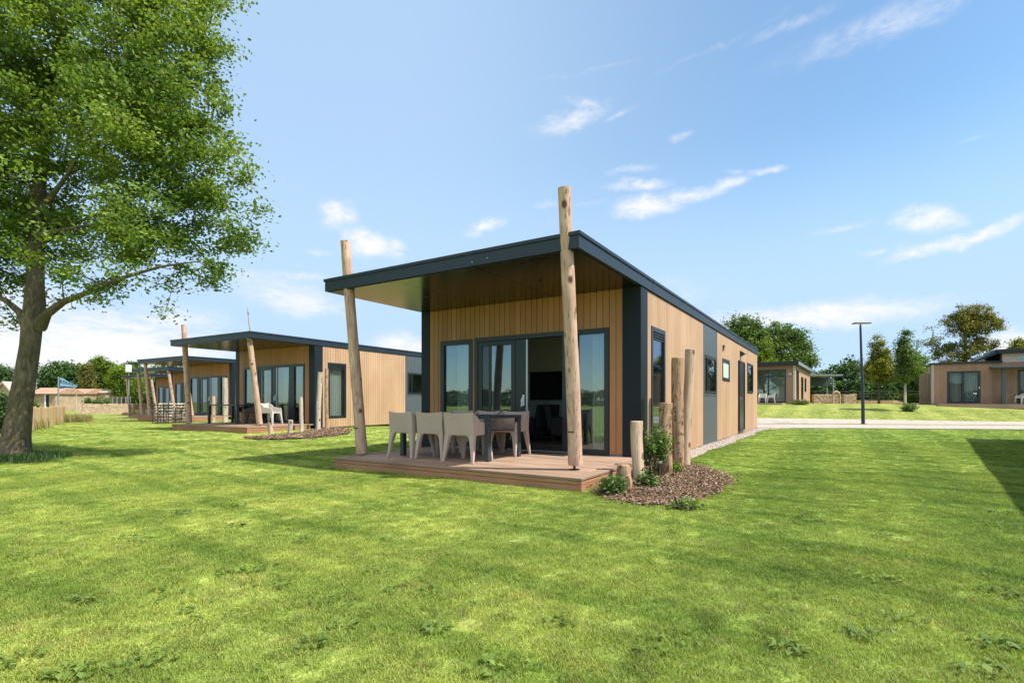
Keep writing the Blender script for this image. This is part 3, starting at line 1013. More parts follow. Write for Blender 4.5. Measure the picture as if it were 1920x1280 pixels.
def make_chalet(name, loc, th, label):
    root = empty(name, loc, -th, label, 'chalet', 'timber chalets with leaning pole canopies')
    T = 0.13
    fh = [(-4.27, -3.44, 0.19, 2.35), (-3.39, -0.55, 0.19, 2.36)]            # front openings
    rh = [(0.58, 1.44, 0.36, 2.42), (7.2, 8.36, 1.69, 2.33), (9.95, 11.1, 0.12, 2.45), (12.0, 13.4, 1.42, 2.50)]
    # boarded walls, each side one part
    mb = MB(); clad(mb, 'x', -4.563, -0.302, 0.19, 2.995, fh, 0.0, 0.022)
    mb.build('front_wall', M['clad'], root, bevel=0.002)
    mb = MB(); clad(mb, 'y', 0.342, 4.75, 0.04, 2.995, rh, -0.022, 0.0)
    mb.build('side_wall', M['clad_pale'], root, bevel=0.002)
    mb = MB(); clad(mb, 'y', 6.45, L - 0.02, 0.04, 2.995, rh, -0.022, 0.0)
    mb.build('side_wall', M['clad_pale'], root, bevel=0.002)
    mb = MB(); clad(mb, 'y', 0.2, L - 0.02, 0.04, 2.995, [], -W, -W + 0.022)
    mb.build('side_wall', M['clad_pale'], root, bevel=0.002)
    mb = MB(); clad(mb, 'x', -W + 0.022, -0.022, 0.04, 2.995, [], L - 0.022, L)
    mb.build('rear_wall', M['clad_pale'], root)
    # inner shell
    mb = MB()
    clad(mb, 'x', -W + 0.03, -0.03, 0.02, 2.99, fh, 0.03, T, pitch=99)
    clad(mb, 'y', T, L - T, 0.02, 2.99, rh + [(4.88, 6.3, 1.3, 2.25)], -T, -0.03, pitch=99)
    clad(mb, 'y', T, L - T, 0.02, 2.99, [], -W + 0.03, -W + T, pitch=99)
    mb.box(-W + 0.03, L - T, 0.02, -0.03, L - 0.03, 2.99)
    mb.box(-W + T, 3.4, 0.17, -T, 3.5, 2.9)                                     # room partition
    mb.box(-W + T, T, 2.88, -T, L - T, 2.94)                                    # ceiling
    mb.build('inner_wall', M['plaster'], root)
    MB().box(-W + T, T, 0.05, -T, L - T, 0.165).build('floor', M['int_floor'], root)
    # corner trims
    mb = MB()
    mb.box(-0.302, -0.016, 0.02, 0.014, 0.05, 2.998); mb.box(-0.03, 0.052, 0.02, 0.014, 0.342, 2.998)
    mb.build('corner_trim', M['anth'], root, bevel=0.004)
    mb = MB(); mb.box(-W - 0.014, -0.016, 0.02, -4.563, 0.20, 2.998)
    mb.build('corner_trim', M['anth'], root, bevel=0.004)
    # grey panel on the sunny side
    mb = MB()
    mb.box(-0.028, 4.752, 0.03, 0.006, 6.448, 1.232)
    mb.box(-0.028, 4.752, 1.246, 0.006, 4.875, 2.995); mb.box(-0.028, 6.305, 1.246, 0.006, 6.448, 2.995)
    mb.box(-0.028, 4.88, 1.246, 0.006, 6.30, 1.295)
    for k in range(6):
        a = 4.88 + k * 0.2367
        mb.box(-0.028, a, 2.255, 0.004, a + 0.228, 2.995)
    mb.box(-0.03, 4.76, 0.03, -0.012, 6.44, 1.29)
    mb.build('side_panel', M['grey_panel'], root, bevel=0.003)
    # roof
    mb = MB()
    mb.box(-W - 0.03, -CAN, ZS, 0.03, L + 0.06, ZT - 0.03)
    mb.box(-W - 0.048, -CAN - 0.018, ZT - 0.045, 0.048, L + 0.078, ZT)
    mb.box(-W + 0.2, -CAN + 0.2, ZT, -0.2, L - 0.2, ZT + 0.02)
    for x in (-3.2, -1.6):
        mb.box(x - 0.03, -CAN - 0.0025, ZS + 0.004, x + 0.03, -CAN - 0.0005, ZT - 0.05); mb.box(x - 0.03, -CAN - 0.0205, ZT - 0.046, x + 0.03, -CAN - 0.0185, ZT + 0.001)
    for y in (0.6, 3.6, 6.6, 9.6, 12.6):
        mb.box(0.0305, y - 0.03, ZS + 0.004, 0.0325, y + 0.03, ZT - 0.05); mb.box(0.0485, y - 0.03, ZT - 0.046, 0.0505, y + 0.03, ZT + 0.001)
    roof = mb.build('roof', M['roof'], root, bevel=0.004)
    for (x, z) in ((-1.62, ZS + 0.055), (-1.36, ZS + 0.075)):
        MB().tube([(x, -CAN - 0.0005, z), (x, -CAN - 0.006, z)], [0.009, 0.009], 8).build('screw', M['alu'], roof)
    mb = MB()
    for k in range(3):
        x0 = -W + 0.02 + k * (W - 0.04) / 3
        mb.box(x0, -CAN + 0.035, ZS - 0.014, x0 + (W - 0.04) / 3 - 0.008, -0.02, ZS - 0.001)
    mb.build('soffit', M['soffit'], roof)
    for (x, y) in ((-1.2, -1.25), (-3.55, -1.25)):
        MB().tube([(x, y, ZS - 0.02), (x, y, ZS - 0.012)], [0.04, 0.04], 16).build('downlight', M['steel'], roof)
    MB().box(-2.6, 3.4, ZT + 0.02, -2.3, 3.7, ZT + 0.12).build('roof_vent', M['roof'], roof, bevel=0.01)
    # leaning poles through the canopy
    for (b, t, r0, r1, sd) in (((-0.273, -1.96, DH + 0.075), (-0.135, -2.51, 3.775), 0.098, 0.083, 3), ((-4.33, -2.08, DH + 0.02), (-4.30, -2.43, 3.81), 0.100, 0.082, 8)):
        d = (t[0] - b[0], t[1] - b[1], t[2] - b[2])
        mb = log_mesh(MB(), (0, 0, 0), d, r0, r1, sd, 20, 22, 0.0, 0.012)
        p = mb.build('post', M['log'], root, True)
        p.location = b
        mb = MB(); zf = DH - b[2]
        mb.tube([(0, 0, zf + 0.002), (0, 0, zf + 0.008)], [0.075, 0.075], 12)
        mb.tube([(0, 0, zf + 0.008), (0, 0, 0.02)], [0.018, 0.018], 10)
        mb.build('post_foot', M['steel'], p)
        k = 0.44 / d[2]
        MB().box(d[0] * k - 0.03, d[1] * k - r0 - 0.006, 0.44, d[0] * k + 0.055, d[1] * k - r0 + 0.03, 0.454).build('strap', M['steel'], p)
    # deck
    X0, X1, Y0 = -4.36, 0.15, -2.65
    mb = MB(); bw = 0.16
    mb.box(X0, Y0, DH - 0.03, X1, Y0 + bw, DH)
    mb.box(X1 - bw, Y0 + bw + 0.004, DH - 0.03, X1, -0.25, DH)
    mb.box(X0, Y0 + bw + 0.004, DH - 0.03, X0 + bw, -0.02, DH)
    n = 17; y0 = Y0 + bw + 0.030; p = (-0.018 - y0) / n
    rng = random.Random(4)
    for i in range(n):
        cut = rng.choice([-3.2, -2.3, -1.5])
        for (a, b) in ((X0 + bw + 0.022, cut - 0.002), (cut + 0.002, X1 - bw - 0.022)):
            mb.box(a, y0 + i * p, DH - 0.03, b, y0 + (i + 1) * p - 0.006, DH - 0.002 + rng.uniform(-0.001, 0.001))
    deck = mb.build('deck', M['deck'], root, bevel=0.003)
    mb = MB()
    mb.box(X0 + 0.012, Y0 + 0.012, 0.085, X1 - 0.012, Y0 + 0.045, DH - 0.034); mb.box(X0 + 0.014, Y0 + 0.014, -0.04, X1 - 0.014, Y0 + 0.045, 0.079)
    mb.box(X1 - 0.045, Y0 + 0.05, 0.085, X1 - 0.012, -0.3, DH - 0.034); mb.box(X1 - 0.045, Y0 + 0.05, -0.04, X1 - 0.014, -0.3, 0.079)
    mb.box(X0 + 0.012, Y0 + 0.05, -0.04, X0 + 0.045, -0.02, DH - 0.034)
    mb.box(X1 - 0.052, Y0 + 0.006, -0.04, X1 - 0.006, Y0 + 0.045, DH - 0.034)
    mb.build('fascia_board', M['deck_side'], deck, bevel=0.003)
    # front window
    mb = MB(); frame_box(mb, 'x', -4.27, -3.44, 0.19, 2.35, 0.095, -0.012, 0.09)
    w1 = mb.build('window', M['frame'], root, bevel=0.004)
    pane('x', -4.175, -3.535, 0.285, 2.255, 0.03, w1, M['glass'])
    curtain('x', -4.0, -3.62, 0.22, 2.26, 0.22, root, folds=5)
    # sliding door
    mb = MB()
    frame_box(mb, 'x', -3.39, -0.55, 0.175, 2.36, 0.085, -0.014, 0.10, [(-1.285, 0.30)])
    door = mb.build('sliding_door', M['frame'], root, bevel=0.004)
    mb = MB()
    frame_box(mb, 'x', -3.30, -2.44, 0.262, 2.272, 0.09, 0.0, 0.035, [(-3.02, 0.06)])
    mb.build('door_leaf', M['frame'], door, bevel=0.004)
    pane('x', -2.99, -2.53, 0.352, 2.182, 0.012, door, M['glass'])
    pane('x', -3.21, -3.05, 0.352, 2.182, 0.012, door, M['glass_open'])
    mb = MB(); mb.box(-2.438, 0.01, 0.262, -2.20, 0.06, 2.27)
    mb.build('door_leaf', M['frame'], door, bevel=0.004)
    MB().box(-2.198, 0.005, 0.262, -2.165, 0.05, 2.262).build('edge_strip', M['alu'], door)
    mb = MB()
    mb.box(-2.275, -0.006, 1.02, -2.235, 0.01, 1.22); mb.tube([(-2.255, -0.006, 1.16), (-2.255, -0.05, 1.16), (-2.26, -0.055, 1.12), (-2.265, -0.052, 1.0)], [0.014, 0.014, 0.014, 0.011], 8)
    mb.build('handle', M['white'], door, bevel=0.004)
    MB().box(-2.60, -0.03, DH + 0.004, -1.13, 0.09, 0.20).build('threshold', M['alu'], door, bevel=0.004)
    pane('x', -1.135, -0.635, 0.26, 2.275, 0.03, door, M['glass'])
    curtain('x', -3.19, -3.07, 0.22, 2.26, 0.20, root, folds=2)
    curtain('x', -0.95, -0.62, 0.22, 2.26, 0.22, root, folds=5)
    # tall side window with a slatted vent above
    mb = MB(); frame_box(mb, 'y', 0.58, 1.44, 0.36, 2.42, 0.085, -0.09, 0.012)
    mb.box(-0.05, 0.665, 2.20, 0.004, 1.355, 2.225)
    for k in range(2):
        mb.box(-0.03, 0.665, 2.245 + k * 0.045, 0.008, 1.355, 2.27 + k * 0.045)
    w2 = mb.build('window', M['frame'], root, bevel=0.003)
    pane('y', 0.665, 1.355, 0.445, 2.20, -0.03, w2, M['glass'])
    curtain('y', 0.70, 1.12, 0.22, 2.35, -0.22, root, folds=6)
    # window in the grey panel
    mb = MB(); frame_box(mb, 'y', 4.88, 6.30, 1.30, 2.25, 0.07, -0.08, 0.016, [(5.15, 0.05)])
    w3 = mb.build('window', M['frame'], root, bevel=0.003)
    pane('y', 4.95, 6.23, 1.37, 2.18, -0.02, w3, M['glass'])
    # frosted bathroom window
    mb = MB(); frame_box(mb, 'y', 7.2, 8.36, 1.69, 2.33, 0.10, -0.06, 0.012)
    w4 = mb.build('window', M['frame'], root, bevel=0.003)
    pane('y', 7.3, 8.26, 1.79, 2.23, -0.02, w4, M['frost'])
    # side door
    mb = MB(); frame_box(mb, 'y', 9.95, 11.1, 0.12, 2.45, 0.06, -0.06, 0.06); mb.box(-0.05, 10.01, 0.18, 0.035, 11.04, 2.39)
    d2 = mb.build('door', M['frame'], root, bevel=0.004)
    mb = MB(); mb.box(0.035, 10.12, 1.05, 0.043, 10.17, 1.28); mb.tube([(0.04, 10.145, 1.2), (0.09, 10.145, 1.2), (0.095, 10.27, 1.2)], [0.012, 0.012, 0.011], 8)
    mb.build('handle', M['alu'], d2)
    # rear window
    mb = MB(); frame_box(mb, 'y', 12.0, 13.4, 1.42, 2.50, 0.08, -0.06, 0.03)
    w5 = mb.build('window', M['frame'], root, bevel=0.003)
    pane('y', 12.08, 13.32, 1.50, 2.42, -0.02, w5, M['glass'])
    # wedge lamp and vent
    mb = MB(); mb.extrude([(0.0, 10.35, 2.60), (0.0, 10.35, 2.82), (0.17, 10.35, 2.70)], (0, 0.22, 0))
    mb.build('wall_lamp', M['frame'], root, bevel=0.004)
    mb = MB(); mb.box(0.0, 7.24, 2.55, 0.035, 7.36, 2.70); mb.box(0.035, 7.24, 2.64, 0.05, 7.36, 2.70)
    mb.build('wall_vent', M['grey_panel'], root, bevel=0.004)
    return root


chalet = make_chalet('holiday_chalet', (C0[0], C0[1], h(*C0)), TH, 'nearest timber chalet, its sliding door open behind three taupe chairs on the deck')

def place_chalet(C, z, th, label):
    c = copy_tree(chalet)
    c.location = (C[0], C[1], z)
    c.rotation_euler = (0, 0, -th)
    c['label'] = label
    # doors closed, curtains drawn
    door = [o for o in c.children if o.name.startswith('sliding_door')][0]
    pane('x', -2.17, -1.435, 0.26, 2.275, 0.03, door, M['glass'])
    curtain('x', -2.95, -2.5, 0.22, 2.26, 0.24, c, M['curtain_grey'], 6)
    curtain('x', -2.12, -1.45, 0.22, 2.26, 0.24, c, M['curtain_grey'], 6)
    return c


def repose_posts(c, untilt, reach, first_thin=False):
    for i, o in enumerate([o for o in c.children if o.name.startswith('post')]):
        o.rotation_euler = (-untilt, untilt * (-0.3 if i == 0 else 0.0), 0)
        o.scale = (1, 1, reach[i])

C2 = (-7.08, 18.55); TH2 = 0.533; Z2 = 0.12
C3 = (-15.0, 27.75); TH3 = 0.543; Z3 = 0.16
C4 = (-20.4, 34.7); TH4 = 0.54; Z4 = 0.08
C5 = (-26.4, 41.7)
ch2 = place_chalet(C2, Z2, TH2, 'second timber chalet of the left row, black dining table on its deck')
ch3 = place_chalet(C3, Z3, TH3, 'third timber chalet of the left row, low stone-filled baskets in front of its canopy')
ch4 = place_chalet(C4, Z4, 0.54, 'fourth timber chalet of the left row, a dark woven fence before its deck')
ch5 = place_chalet(C5, 0.02, 0.54, 'farthest timber chalet of the left row, only a sliver of canopy showing')
place_chalet((9.88, 0.06), 0.0, 0.69, 'timber chalet off the right edge whose roof shades the corner of the lawn')

curtain('y', 0.68, 1.34, 0.30, 2.32, -0.16, ch2, M['curtain'], 7, 0.04)
curtain('y', 0.68, 1.34, 0.30, 2.32, -0.16, ch3, M['curtain'], 7, 0.04)
repose_posts(ch2, R(3.0), (0.80, 0.985))
for c_ in (ch3, ch4, ch5):
    repose_posts(c_, R(3.0), (0.775, 0.775))
MB().tube([(-0.16, -2.30, 3.0), (-0.19, -2.36, 3.45), (-0.22, -2.40, 3.97)], [0.030, 0.024, 0.016], 8).build('pole_tip', M['log_grey'], ch2, True)

# ------------------------------------------------------------------ furniture
def make_chair(name, mat, label, group):
    """one-piece garden armchair, facing +y, origin on the floor"""
    t = empty(name, (0, 0, 0), 0, label, 'chair', group)
    hw, yb, yf = 0.265, -0.25, 0.25
    zt, zu, za = 0.765, 0.415, 0.60
    # backrest: slightly raked, dished top edge
    mb = MB()
    n = 8; v = []
    for j in range(4):
        kz = j / 3
        for i in range(n + 1):
            kx = i / n * 2 - 1
            top = zt - 0.022 * (1 - kx * kx)
            z = zu + (top - zu) * kz
            y = yb - 0.045 * kz + 0.02 * kx * kx * kz
            v.append((kx * hw * (0.985 + 0.015 * kz), y, z))
    v2 = [(a, b + 0.028, c) for a, b, c in v]
    m = len(v); k = n + 1; f = []
    for j in range(3):
        for i in range(n):
            a = j * k + i
            f += [(a, a + 1, a + 1 + k, a + k), (m + a + k, m + a + k + 1, m + a + 1, m + a)]
    edge = [i for i in range(k)] + [j * k + n for j in range(1, 4)] + [3 * k + i for i in range(n - 1, -1, -1)] + [j * k for j in range(2, 0, -1)]
    for a, b in zip(edge, edge[1:] + edge[:1]):
        f.append((b, a, m + a, m + b))
    mb.add(v + v2, f)
    mb.build('backrest', mat, t, bevel=0.006, segs=2)
    # side panels sloping from the back down to the arm
    for s in (-1, 1):
        x0 = s * hw
        pts = [(x0, yb + 0.03, zu), (x0, yb - 0.012, zt - 0.005), (x0, yb + 0.10, zt - 0.055), (x0, yb + 0.20, za + 0.02), (x0, yf - 0.02, za - 0.02), (x0, yf + 0.01, zu)]
        mb = MB(); mb.extrude(pts, (-s * 0.03, 0, 0))
        mb.build('armrest', mat, t, bevel=0.008, segs=2)
    mb = MB(); mb.box(-hw + 0.03, yb + 0.03, 0.405, hw - 0.03, yf, 0.435)
    mb.build('seat', mat, t, bevel=0.012, segs=2)
    # tapering splayed legs flush with the shell corners
    for sx in (-1, 1):
        for sy in (-1, 1):
            xo, yo = sx * hw, (yb if sy < 0 else yf)
            w = 0.085
            tp = [(xo, yo), (xo - sx * w, yo), (xo - sx * w, yo - sy * w), (xo, yo - sy * w)]
            xe, ye = xo + sx * 0.022, yo + sy * 0.04
            we = 0.036
            bp = [(xe, ye), (xe - sx * we, ye), (xe - sx * we, ye - sy * we), (xe, ye - sy * we)]
            mb = MB(); mb.hexa([(a, b, 0.0) for a, b in bp], [(a, b, zu + 0.004) for a, b in tp])
            # curved gusset under the shell
            mb.extrude([(xo - sx * w, yo - sy * 0.003, zu + 0.003), (xo - sx * (w + 0.075), yo - sy * 0.003, zu + 0.003), (xo - sx * (w + 0.02), yo - sy * 0.003, zu - 0.02), (xo - sx * (w - 0.008), yo - sy * 0.003, zu - 0.085)], (0, -sy * 0.026, 0))
            mb.build('leg', mat, t, bevel=0.006, segs=2)
    return t


def put(o, cx, cy, rz_local, C=C0, th=TH, zb=0.0, base=DH):
    x, y = chalet_to_world(cx, cy, C, th)
    o.location = (x, y, zb + base)
    o.rotation_euler = (0, 0, -th + rz_local)
    return o


G1 = 'taupe armchairs round the charcoal table'
chair = make_chair('armchair', M['chair'], 'taupe plastic armchair on the deck, leftmost of the three with backs turned to the lawn', G1)
z0 = h(*C0)
put(chair, -3.30, -1.90, R(-2), zb=z0)
def more_chair(cx, cy, rz, label, C=C0, th=TH, zb=None, base=DH, src=None, group=G1):
    c = copy_tree(src or chair)
    c['label'] = label
    c['group'] = group
    return put(c, cx, cy, rz, C, th, z0 if zb is None else zb, base)
more_chair(-2.72, -1.87, R(1), 'taupe plastic armchair on the deck, in the middle of the near row of three')
more_chair(-2.10, -1.93, R(3), 'taupe plastic armchair nearest the charcoal table end, a sunlit patch on its back')
more_chair(-2.08, -0.78, R(184), 'taupe plastic armchair across the table facing the lawn, beside the door handle')
more_chair(-2.70, -0.76, R(179), 'taupe plastic armchair across the table, mostly hidden behind the third near chair')
more_chair(-3.30, -0.80, R(176), 'taupe plastic armchair across the table, hidden behind the two leftmost chairs')


def make_table(name, label):
    t = empty(name, (0, 0, 0), 0, label, 'table')
    l, w, hgt = 1.86, 0.98, 0.70
    mb = MB()
    mb.box(-l / 2, -w / 2, hgt - 0.045, l / 2, w / 2, hgt - 0.012)
    k = 9
    for i in range(k):
        a = -l / 2 + 0.035 + i * (l - 0.07) / k
        mb.box(a, -w / 2 + 0.035, hgt - 0.012, a + (l - 0.07) / k - 0.006, w / 2 - 0.035, hgt)
    mb.box(-l / 2, -w / 2, hgt - 0.012, l / 2, -w / 2 + 0.03, hgt); mb.box(-l / 2, w / 2 - 0.03, hgt - 0.012, l / 2, w / 2, hgt)
    mb.build('tabletop', M['table'], t, bevel=0.003)
    for sx in (-1, 1):
        for sy in (-1, 1):
            mb = MB(); x, y = sx * (l / 2 - 0.045), sy * (w / 2 - 0.045)
            mb.box(x - 0.04, y - 0.04, 0, x + 0.04, y + 0.04, hgt - 0.045)
            mb.build('leg', M['table'], t, bevel=0.004)
    return t


table = make_table('dining_table', 'charcoal metal dining table pushed among taupe armchairs on the near deck')
put(table, -2.70, -1.36, 0.0, zb=z0)

mb = MB(); mb.box(-0.45, -0.17, 0, 0.45, 0.17, 0.014)
dm = mb.build('doormat', M['mat'], None, bevel=0.004)
put(tag(dm, 'black bristle doormat lying before the open sliding door', 'doormat'), -1.62, -0.30, 0, zb=z0, base=DH + 0.001)

# living room seen through the open door
mb = MB(); mb.box(-0.62, -0.03, -0.36, 0.62, 0.03, 0.36)
tv = mb.build('television', M['tv'], None, bevel=0.008)
put(tag(tv, 'black television on the dark wall inside the open chalet door', 'television'), -3.42, 3.35, 0, zb=z0, base=1.50)
sb = empty('sideboard', (0, 0, 0), 0, 'low grey sideboard under the television inside the open door', 'sideboard')
MB().box(-0.9, -0.2, 0.08, 0.9, 0.2, 0.50).build('cabinet', M['sofa'], sb, bevel=0.006)
for s in (-1, 1):
    MB().box(s * 0.8 - 0.03, -0.15, 0, s * 0.8 + 0.03, 0.15, 0.08).build('leg', M['steel'], sb)
put(sb, -3.42, 3.17, 0, zb=z0)


def lounge_chair(label):
    t = empty('lounge_chair', (0, 0, 0), 0, label, 'armchair', 'dark lounge chairs inside the open door')
    MB().box(-0.34, -0.32, 0.16, 0.34, 0.34, 0.42).build('seat', M['sofa'], t, bevel=0.05, segs=3)
    mb = MB(); mb.hexa([(-0.34, -0.40, 0.30), (0.34, -0.40, 0.30), (0.34, -0.26, 0.30), (-0.34, -0.26, 0.30)], [(-0.33, -0.50, 0.86), (0.33, -0.50, 0.86), (0.33, -0.38, 0.86), (-0.33, -0.38, 0.86)])
    mb.build('backrest', M['sofa'], t, bevel=0.04, segs=3)
    for s in (-1, 1):
        MB().box(s * 0.34, -0.34, 0.2, s * 0.42, 0.32, 0.58).build('armrest', M['sofa'], t, bevel=0.03, segs=2)
        for y in (-0.28, 0.28):
            MB().tube([(s * 0.3, y, 0.0), (s * 0.27, y, 0.18)], [0.014, 0.02], 8).build('leg', M['steel'], t)
    return t
lc = lounge_chair('dark lounge chair inside the open door, left one below the television')
put(lc, -3.25, 2.25, R(70), zb=z0)
c = copy_tree(lc); c['label'] = 'dark lounge chair inside the open door, right one close to the pole'
put(c, -2.35, 2.0, R(-60), zb=z0)

# second chalet's terrace
t2 = copy_tree(table); t2['label'] = 'black dining table standing on the deck of the second chalet'
put(t2, -3.15, -1.05, 0, C2, TH2, Z2)
G2 = 'chairs on the second chalet deck'
dark_chair = make_chair('armchair', M['sofa'], 'dark brown armchair at the right end of the second chalet table, behind the leaning pole', G2)
put(dark_chair, -1.9, -0.95, R(95), C2, TH2, Z2)
more_chair(-2.9, -0.35, R(180), 'dark armchair behind the second chalet table, by its left window', C2, TH2, Z2, src=dark_chair, group=G2)
more_chair(-3.6, -0.35, R(178), 'dark armchair at the far left behind the second chalet table', C2, TH2, Z2, src=dark_chair, group=G2)
white_chair = make_chair('armchair', M['chair_white'], 'cream armchair on the second chalet deck, between the pole and the tall corner logs', G2)
put(white_chair, -0.72, -1.25, R(-70), C2, TH2, Z2)

# ------------------------------------------------------------------ log posts in the planting beds
def log_post(x, y, height, r0, r1, mat, seed, label, lean=(0, 0), group='upright log posts beside the near deck', base=None, flare=0.015):
    z = h(x, y) if base is None else base
    mb = log_mesh(MB(), (0, 0, -0.08), (lean[0], lean[1], height), r0, r1, seed, 20, 16, flare, 0.014, 0.05)
    o = mb.build('log_post', mat, None, True, bevel=0.005)
    o.location = (x, y, z)
    return tag(o, label, 'log post', group)

log_post(1.36, 6.20, 0.325, 0.078, 0.080, M['log_bark'], 11, 'shortest log stump at the deck corner, bark on its left side', (0.0, 0.0))
log_post(1.69, 6.92, 0.825, 0.078, 0.078, M['log_pale'], 12, 'pale smooth knee-high log post in front of the dark corner trim', (-0.01, 0.0))
log_post(2.19, 7.42, 1.075, 0.085, 0.098, M['log_bark'], 13, 'waist-high log post with dark bark patches left of the two tall ones', (0.03, 0.0))
log_post(2.68, 8.40, 1.80, 0.098, 0.098, M['log_bark'], 14, 'tall thick log post blotched with brown bark before the side wall', (0.02, 0.0))
log_post(2.93, 8.72, 1.97, 0.075, 0.082, M['log_pale'], 15, 'tallest and palest log post at the side wall, peeled and slim', (0.07, 0.02))

def px_at(u, Y):
    return (u - 960) / 969.0 * Y
GL2 = 'upright logs at the second chalet corner'
for (u, Y, hh, r, mk, sd, lab, ln) in [
    (507, 15.6, 0.36, 0.075, 'log_pale', 21, 'very short pale log stump on the bark bed before the second chalet deck', (0, 0)),
    (543, 15.9, 0.44, 0.070, 'log_grey', 22, 'short grey log stump in front of the cream armchair', (0.02, 0)),
    (566, 16.4, 1.12, 0.060, 'log_grey', 23, 'slender grey waist-high log right of the cream armchair', (-0.05, 0)),
    (597, 17.2, 1.95, 0.080, 'log_grey', 24, 'tall silver grey log at the dark corner of the second chalet', (0.05, 0)),
    (613, 17.8, 2.10, 0.062, 'log_bark', 25, 'tall brown log before the curtained side window of the second chalet', (-0.04, 0.1)),
]:
    x = px_at(u, Y)
    log_post(x, Y, hh, r, r * 0.95, M[mk], sd, lab, ln, GL2)
GL3 = 'logs standing by the third chalet'
for (u, Y, hh, r, mk, sd, lab) in [
    (400, 24.2, 1.28, 0.085, 'log_pale', 31, 'short log before the dark doors of the third chalet'),
    (422, 24.6, 2.15, 0.115, 'log_grey', 32, 'thick whitish log at the right side of the third chalet doors'),
    (445, 25.4, 2.15, 0.075, 'log_pale', 33, 'slim tan log at the blue-grey corner of the third chalet'),
]:
    log_post(px_at(u, Y), Y, hh, r, r * 0.95, M[mk], sd, lab, (0, 0), GL3)

BED2 = [(px_at(u, Y), Y) for (u, Y) in [(455, 14.55), (480, 14.0), (540, 14.2), (600, 14.9), (650, 15.9), (660, 17.0), (648, 18.6), (620, 18.4), (600, 17.9), (560, 16.2), (500, 15.0)]]
blob_patch('bark_bed', BED2, M['mulch_soil'], 0.02, 0.03, 0.14, 12)
rng_ = random.Random(33); pts2 = []
while len(pts2) < 1800:
    x, y = rng_.uniform(-8, -4.5), rng_.uniform(13.9, 18.7)
    if in_poly(x, y, BED2): pts2.append((x, y, h(x, y) + 0.03 + rng_.uniform(0, 0.03)))
scatter_pieces('bed_bark_chips', pts2, M['chips'], (0.012, 0.040), 0.35, 16, 1.9)

# ------------------------------------------------------------------ foliage
def leaf_mesh(name, centers, size, seed, up=0.35, width=0.6, droop=0.0):
    rng = np.random.RandomState(seed)
    n = len(centers)
    d = rng.normal(size=(n, 3)); d[:, 2] = d[:, 2] * 0.6 - droop
    d /= np.linalg.norm(d, axis=1)[:, None]
    nn = rng.normal(size=(n, 3)); nn[:, 2] = np.abs(nn[:, 2]) + up
    s = np.cross(d, nn); s /= (np.linalg.norm(s, axis=1)[:, None] + 1e-9)
    up_ = np.cross(s, d)
    sz = size * rng.uniform(0.65, 1.3, n)[:, None]
    w = sz * width * 0.5
    a = centers - d * sz * 0.5
    b = centers + s * w - d * sz * 0.08 + up_ * sz * 0.08
    c = centers + d * sz * 0.5
    e = centers - s * w - d * sz * 0.08 + up_ * sz * 0.08
    V = np.stack([a, b, c, e], 1).reshape(-1, 3)
    q = np.arange(4 * n).reshape(n, 4)
    return np_mesh(name, V, q)


def sample_blobs(blobs, n, rng, shell=0.55):
    vol = np.array([b[3] * b[4] * b[5] for b in blobs]); vol = vol / vol.sum()
    k = rng.choice(len(blobs), n, p=vol)
    B = np.array(blobs)[k]
    d = rng.normal(size=(n, 3)); d /= np.linalg.norm(d, axis=1)[:, None]
    r = rng.uniform(0, 1, n) ** (1 / 3.0)
    r = shell + (1 - shell) * r
    r = np.where(rng.uniform(0, 1, n) < 0.25, rng.uniform(0.2, 1, n), r)
    return B[:, :3] + d * r[:, None] * B[:, 3:]


def grow_branches(mb, roots, targets, rng, step=0.45, rbase=0.012, rk=0.010, n=6):
    """roots: list of (point, radius). every target twig grows from the nearest wood"""
    nodes = [np.array(p, float) for p, _ in roots]
    rad = [r for _, r in roots]
    origin = nodes[0]
    order = np.argsort(np.linalg.norm(targets - np.mean(nodes, axis=0), axis=1))
    paths = []
    arr = np.array(nodes)
    parent_load = np.zeros(len(nodes))
    for ti in order:
        t = targets[ti]
        dist = np.linalg.norm(arr - t, axis=1) + 0.35 * np.maximum(0, arr[:, 2] - t[2])
        k = int(np.argmin(dist))
        p = arr[k]
        ln = np.linalg.norm(t - p)
        m = max(2, int(ln / step) + 1)
        mid = (p + t) / 2 + rng.normal(size=3) * ln * 0.08 + np.array([0, 0, -0.05 * ln])
        pts = [(1 - s) ** 2 * p + 2 * s * (1 - s) * mid + s * s * t for s in np.linspace(0, 1, m + 1)]
        r0 = min(rad[k] * 0.7, rbase + rk * ln * 1.6)
        rr = np.linspace(r0, 0.006, m + 1)
        paths.append((pts, rr))
        arr = np.vstack([arr, np.array(pts[1:])])
        rad += list(rr[1:])
    for pts, rr in paths:
        mb.tube([tuple(q) for q in pts], list(rr), n, cap=False)
    return paths


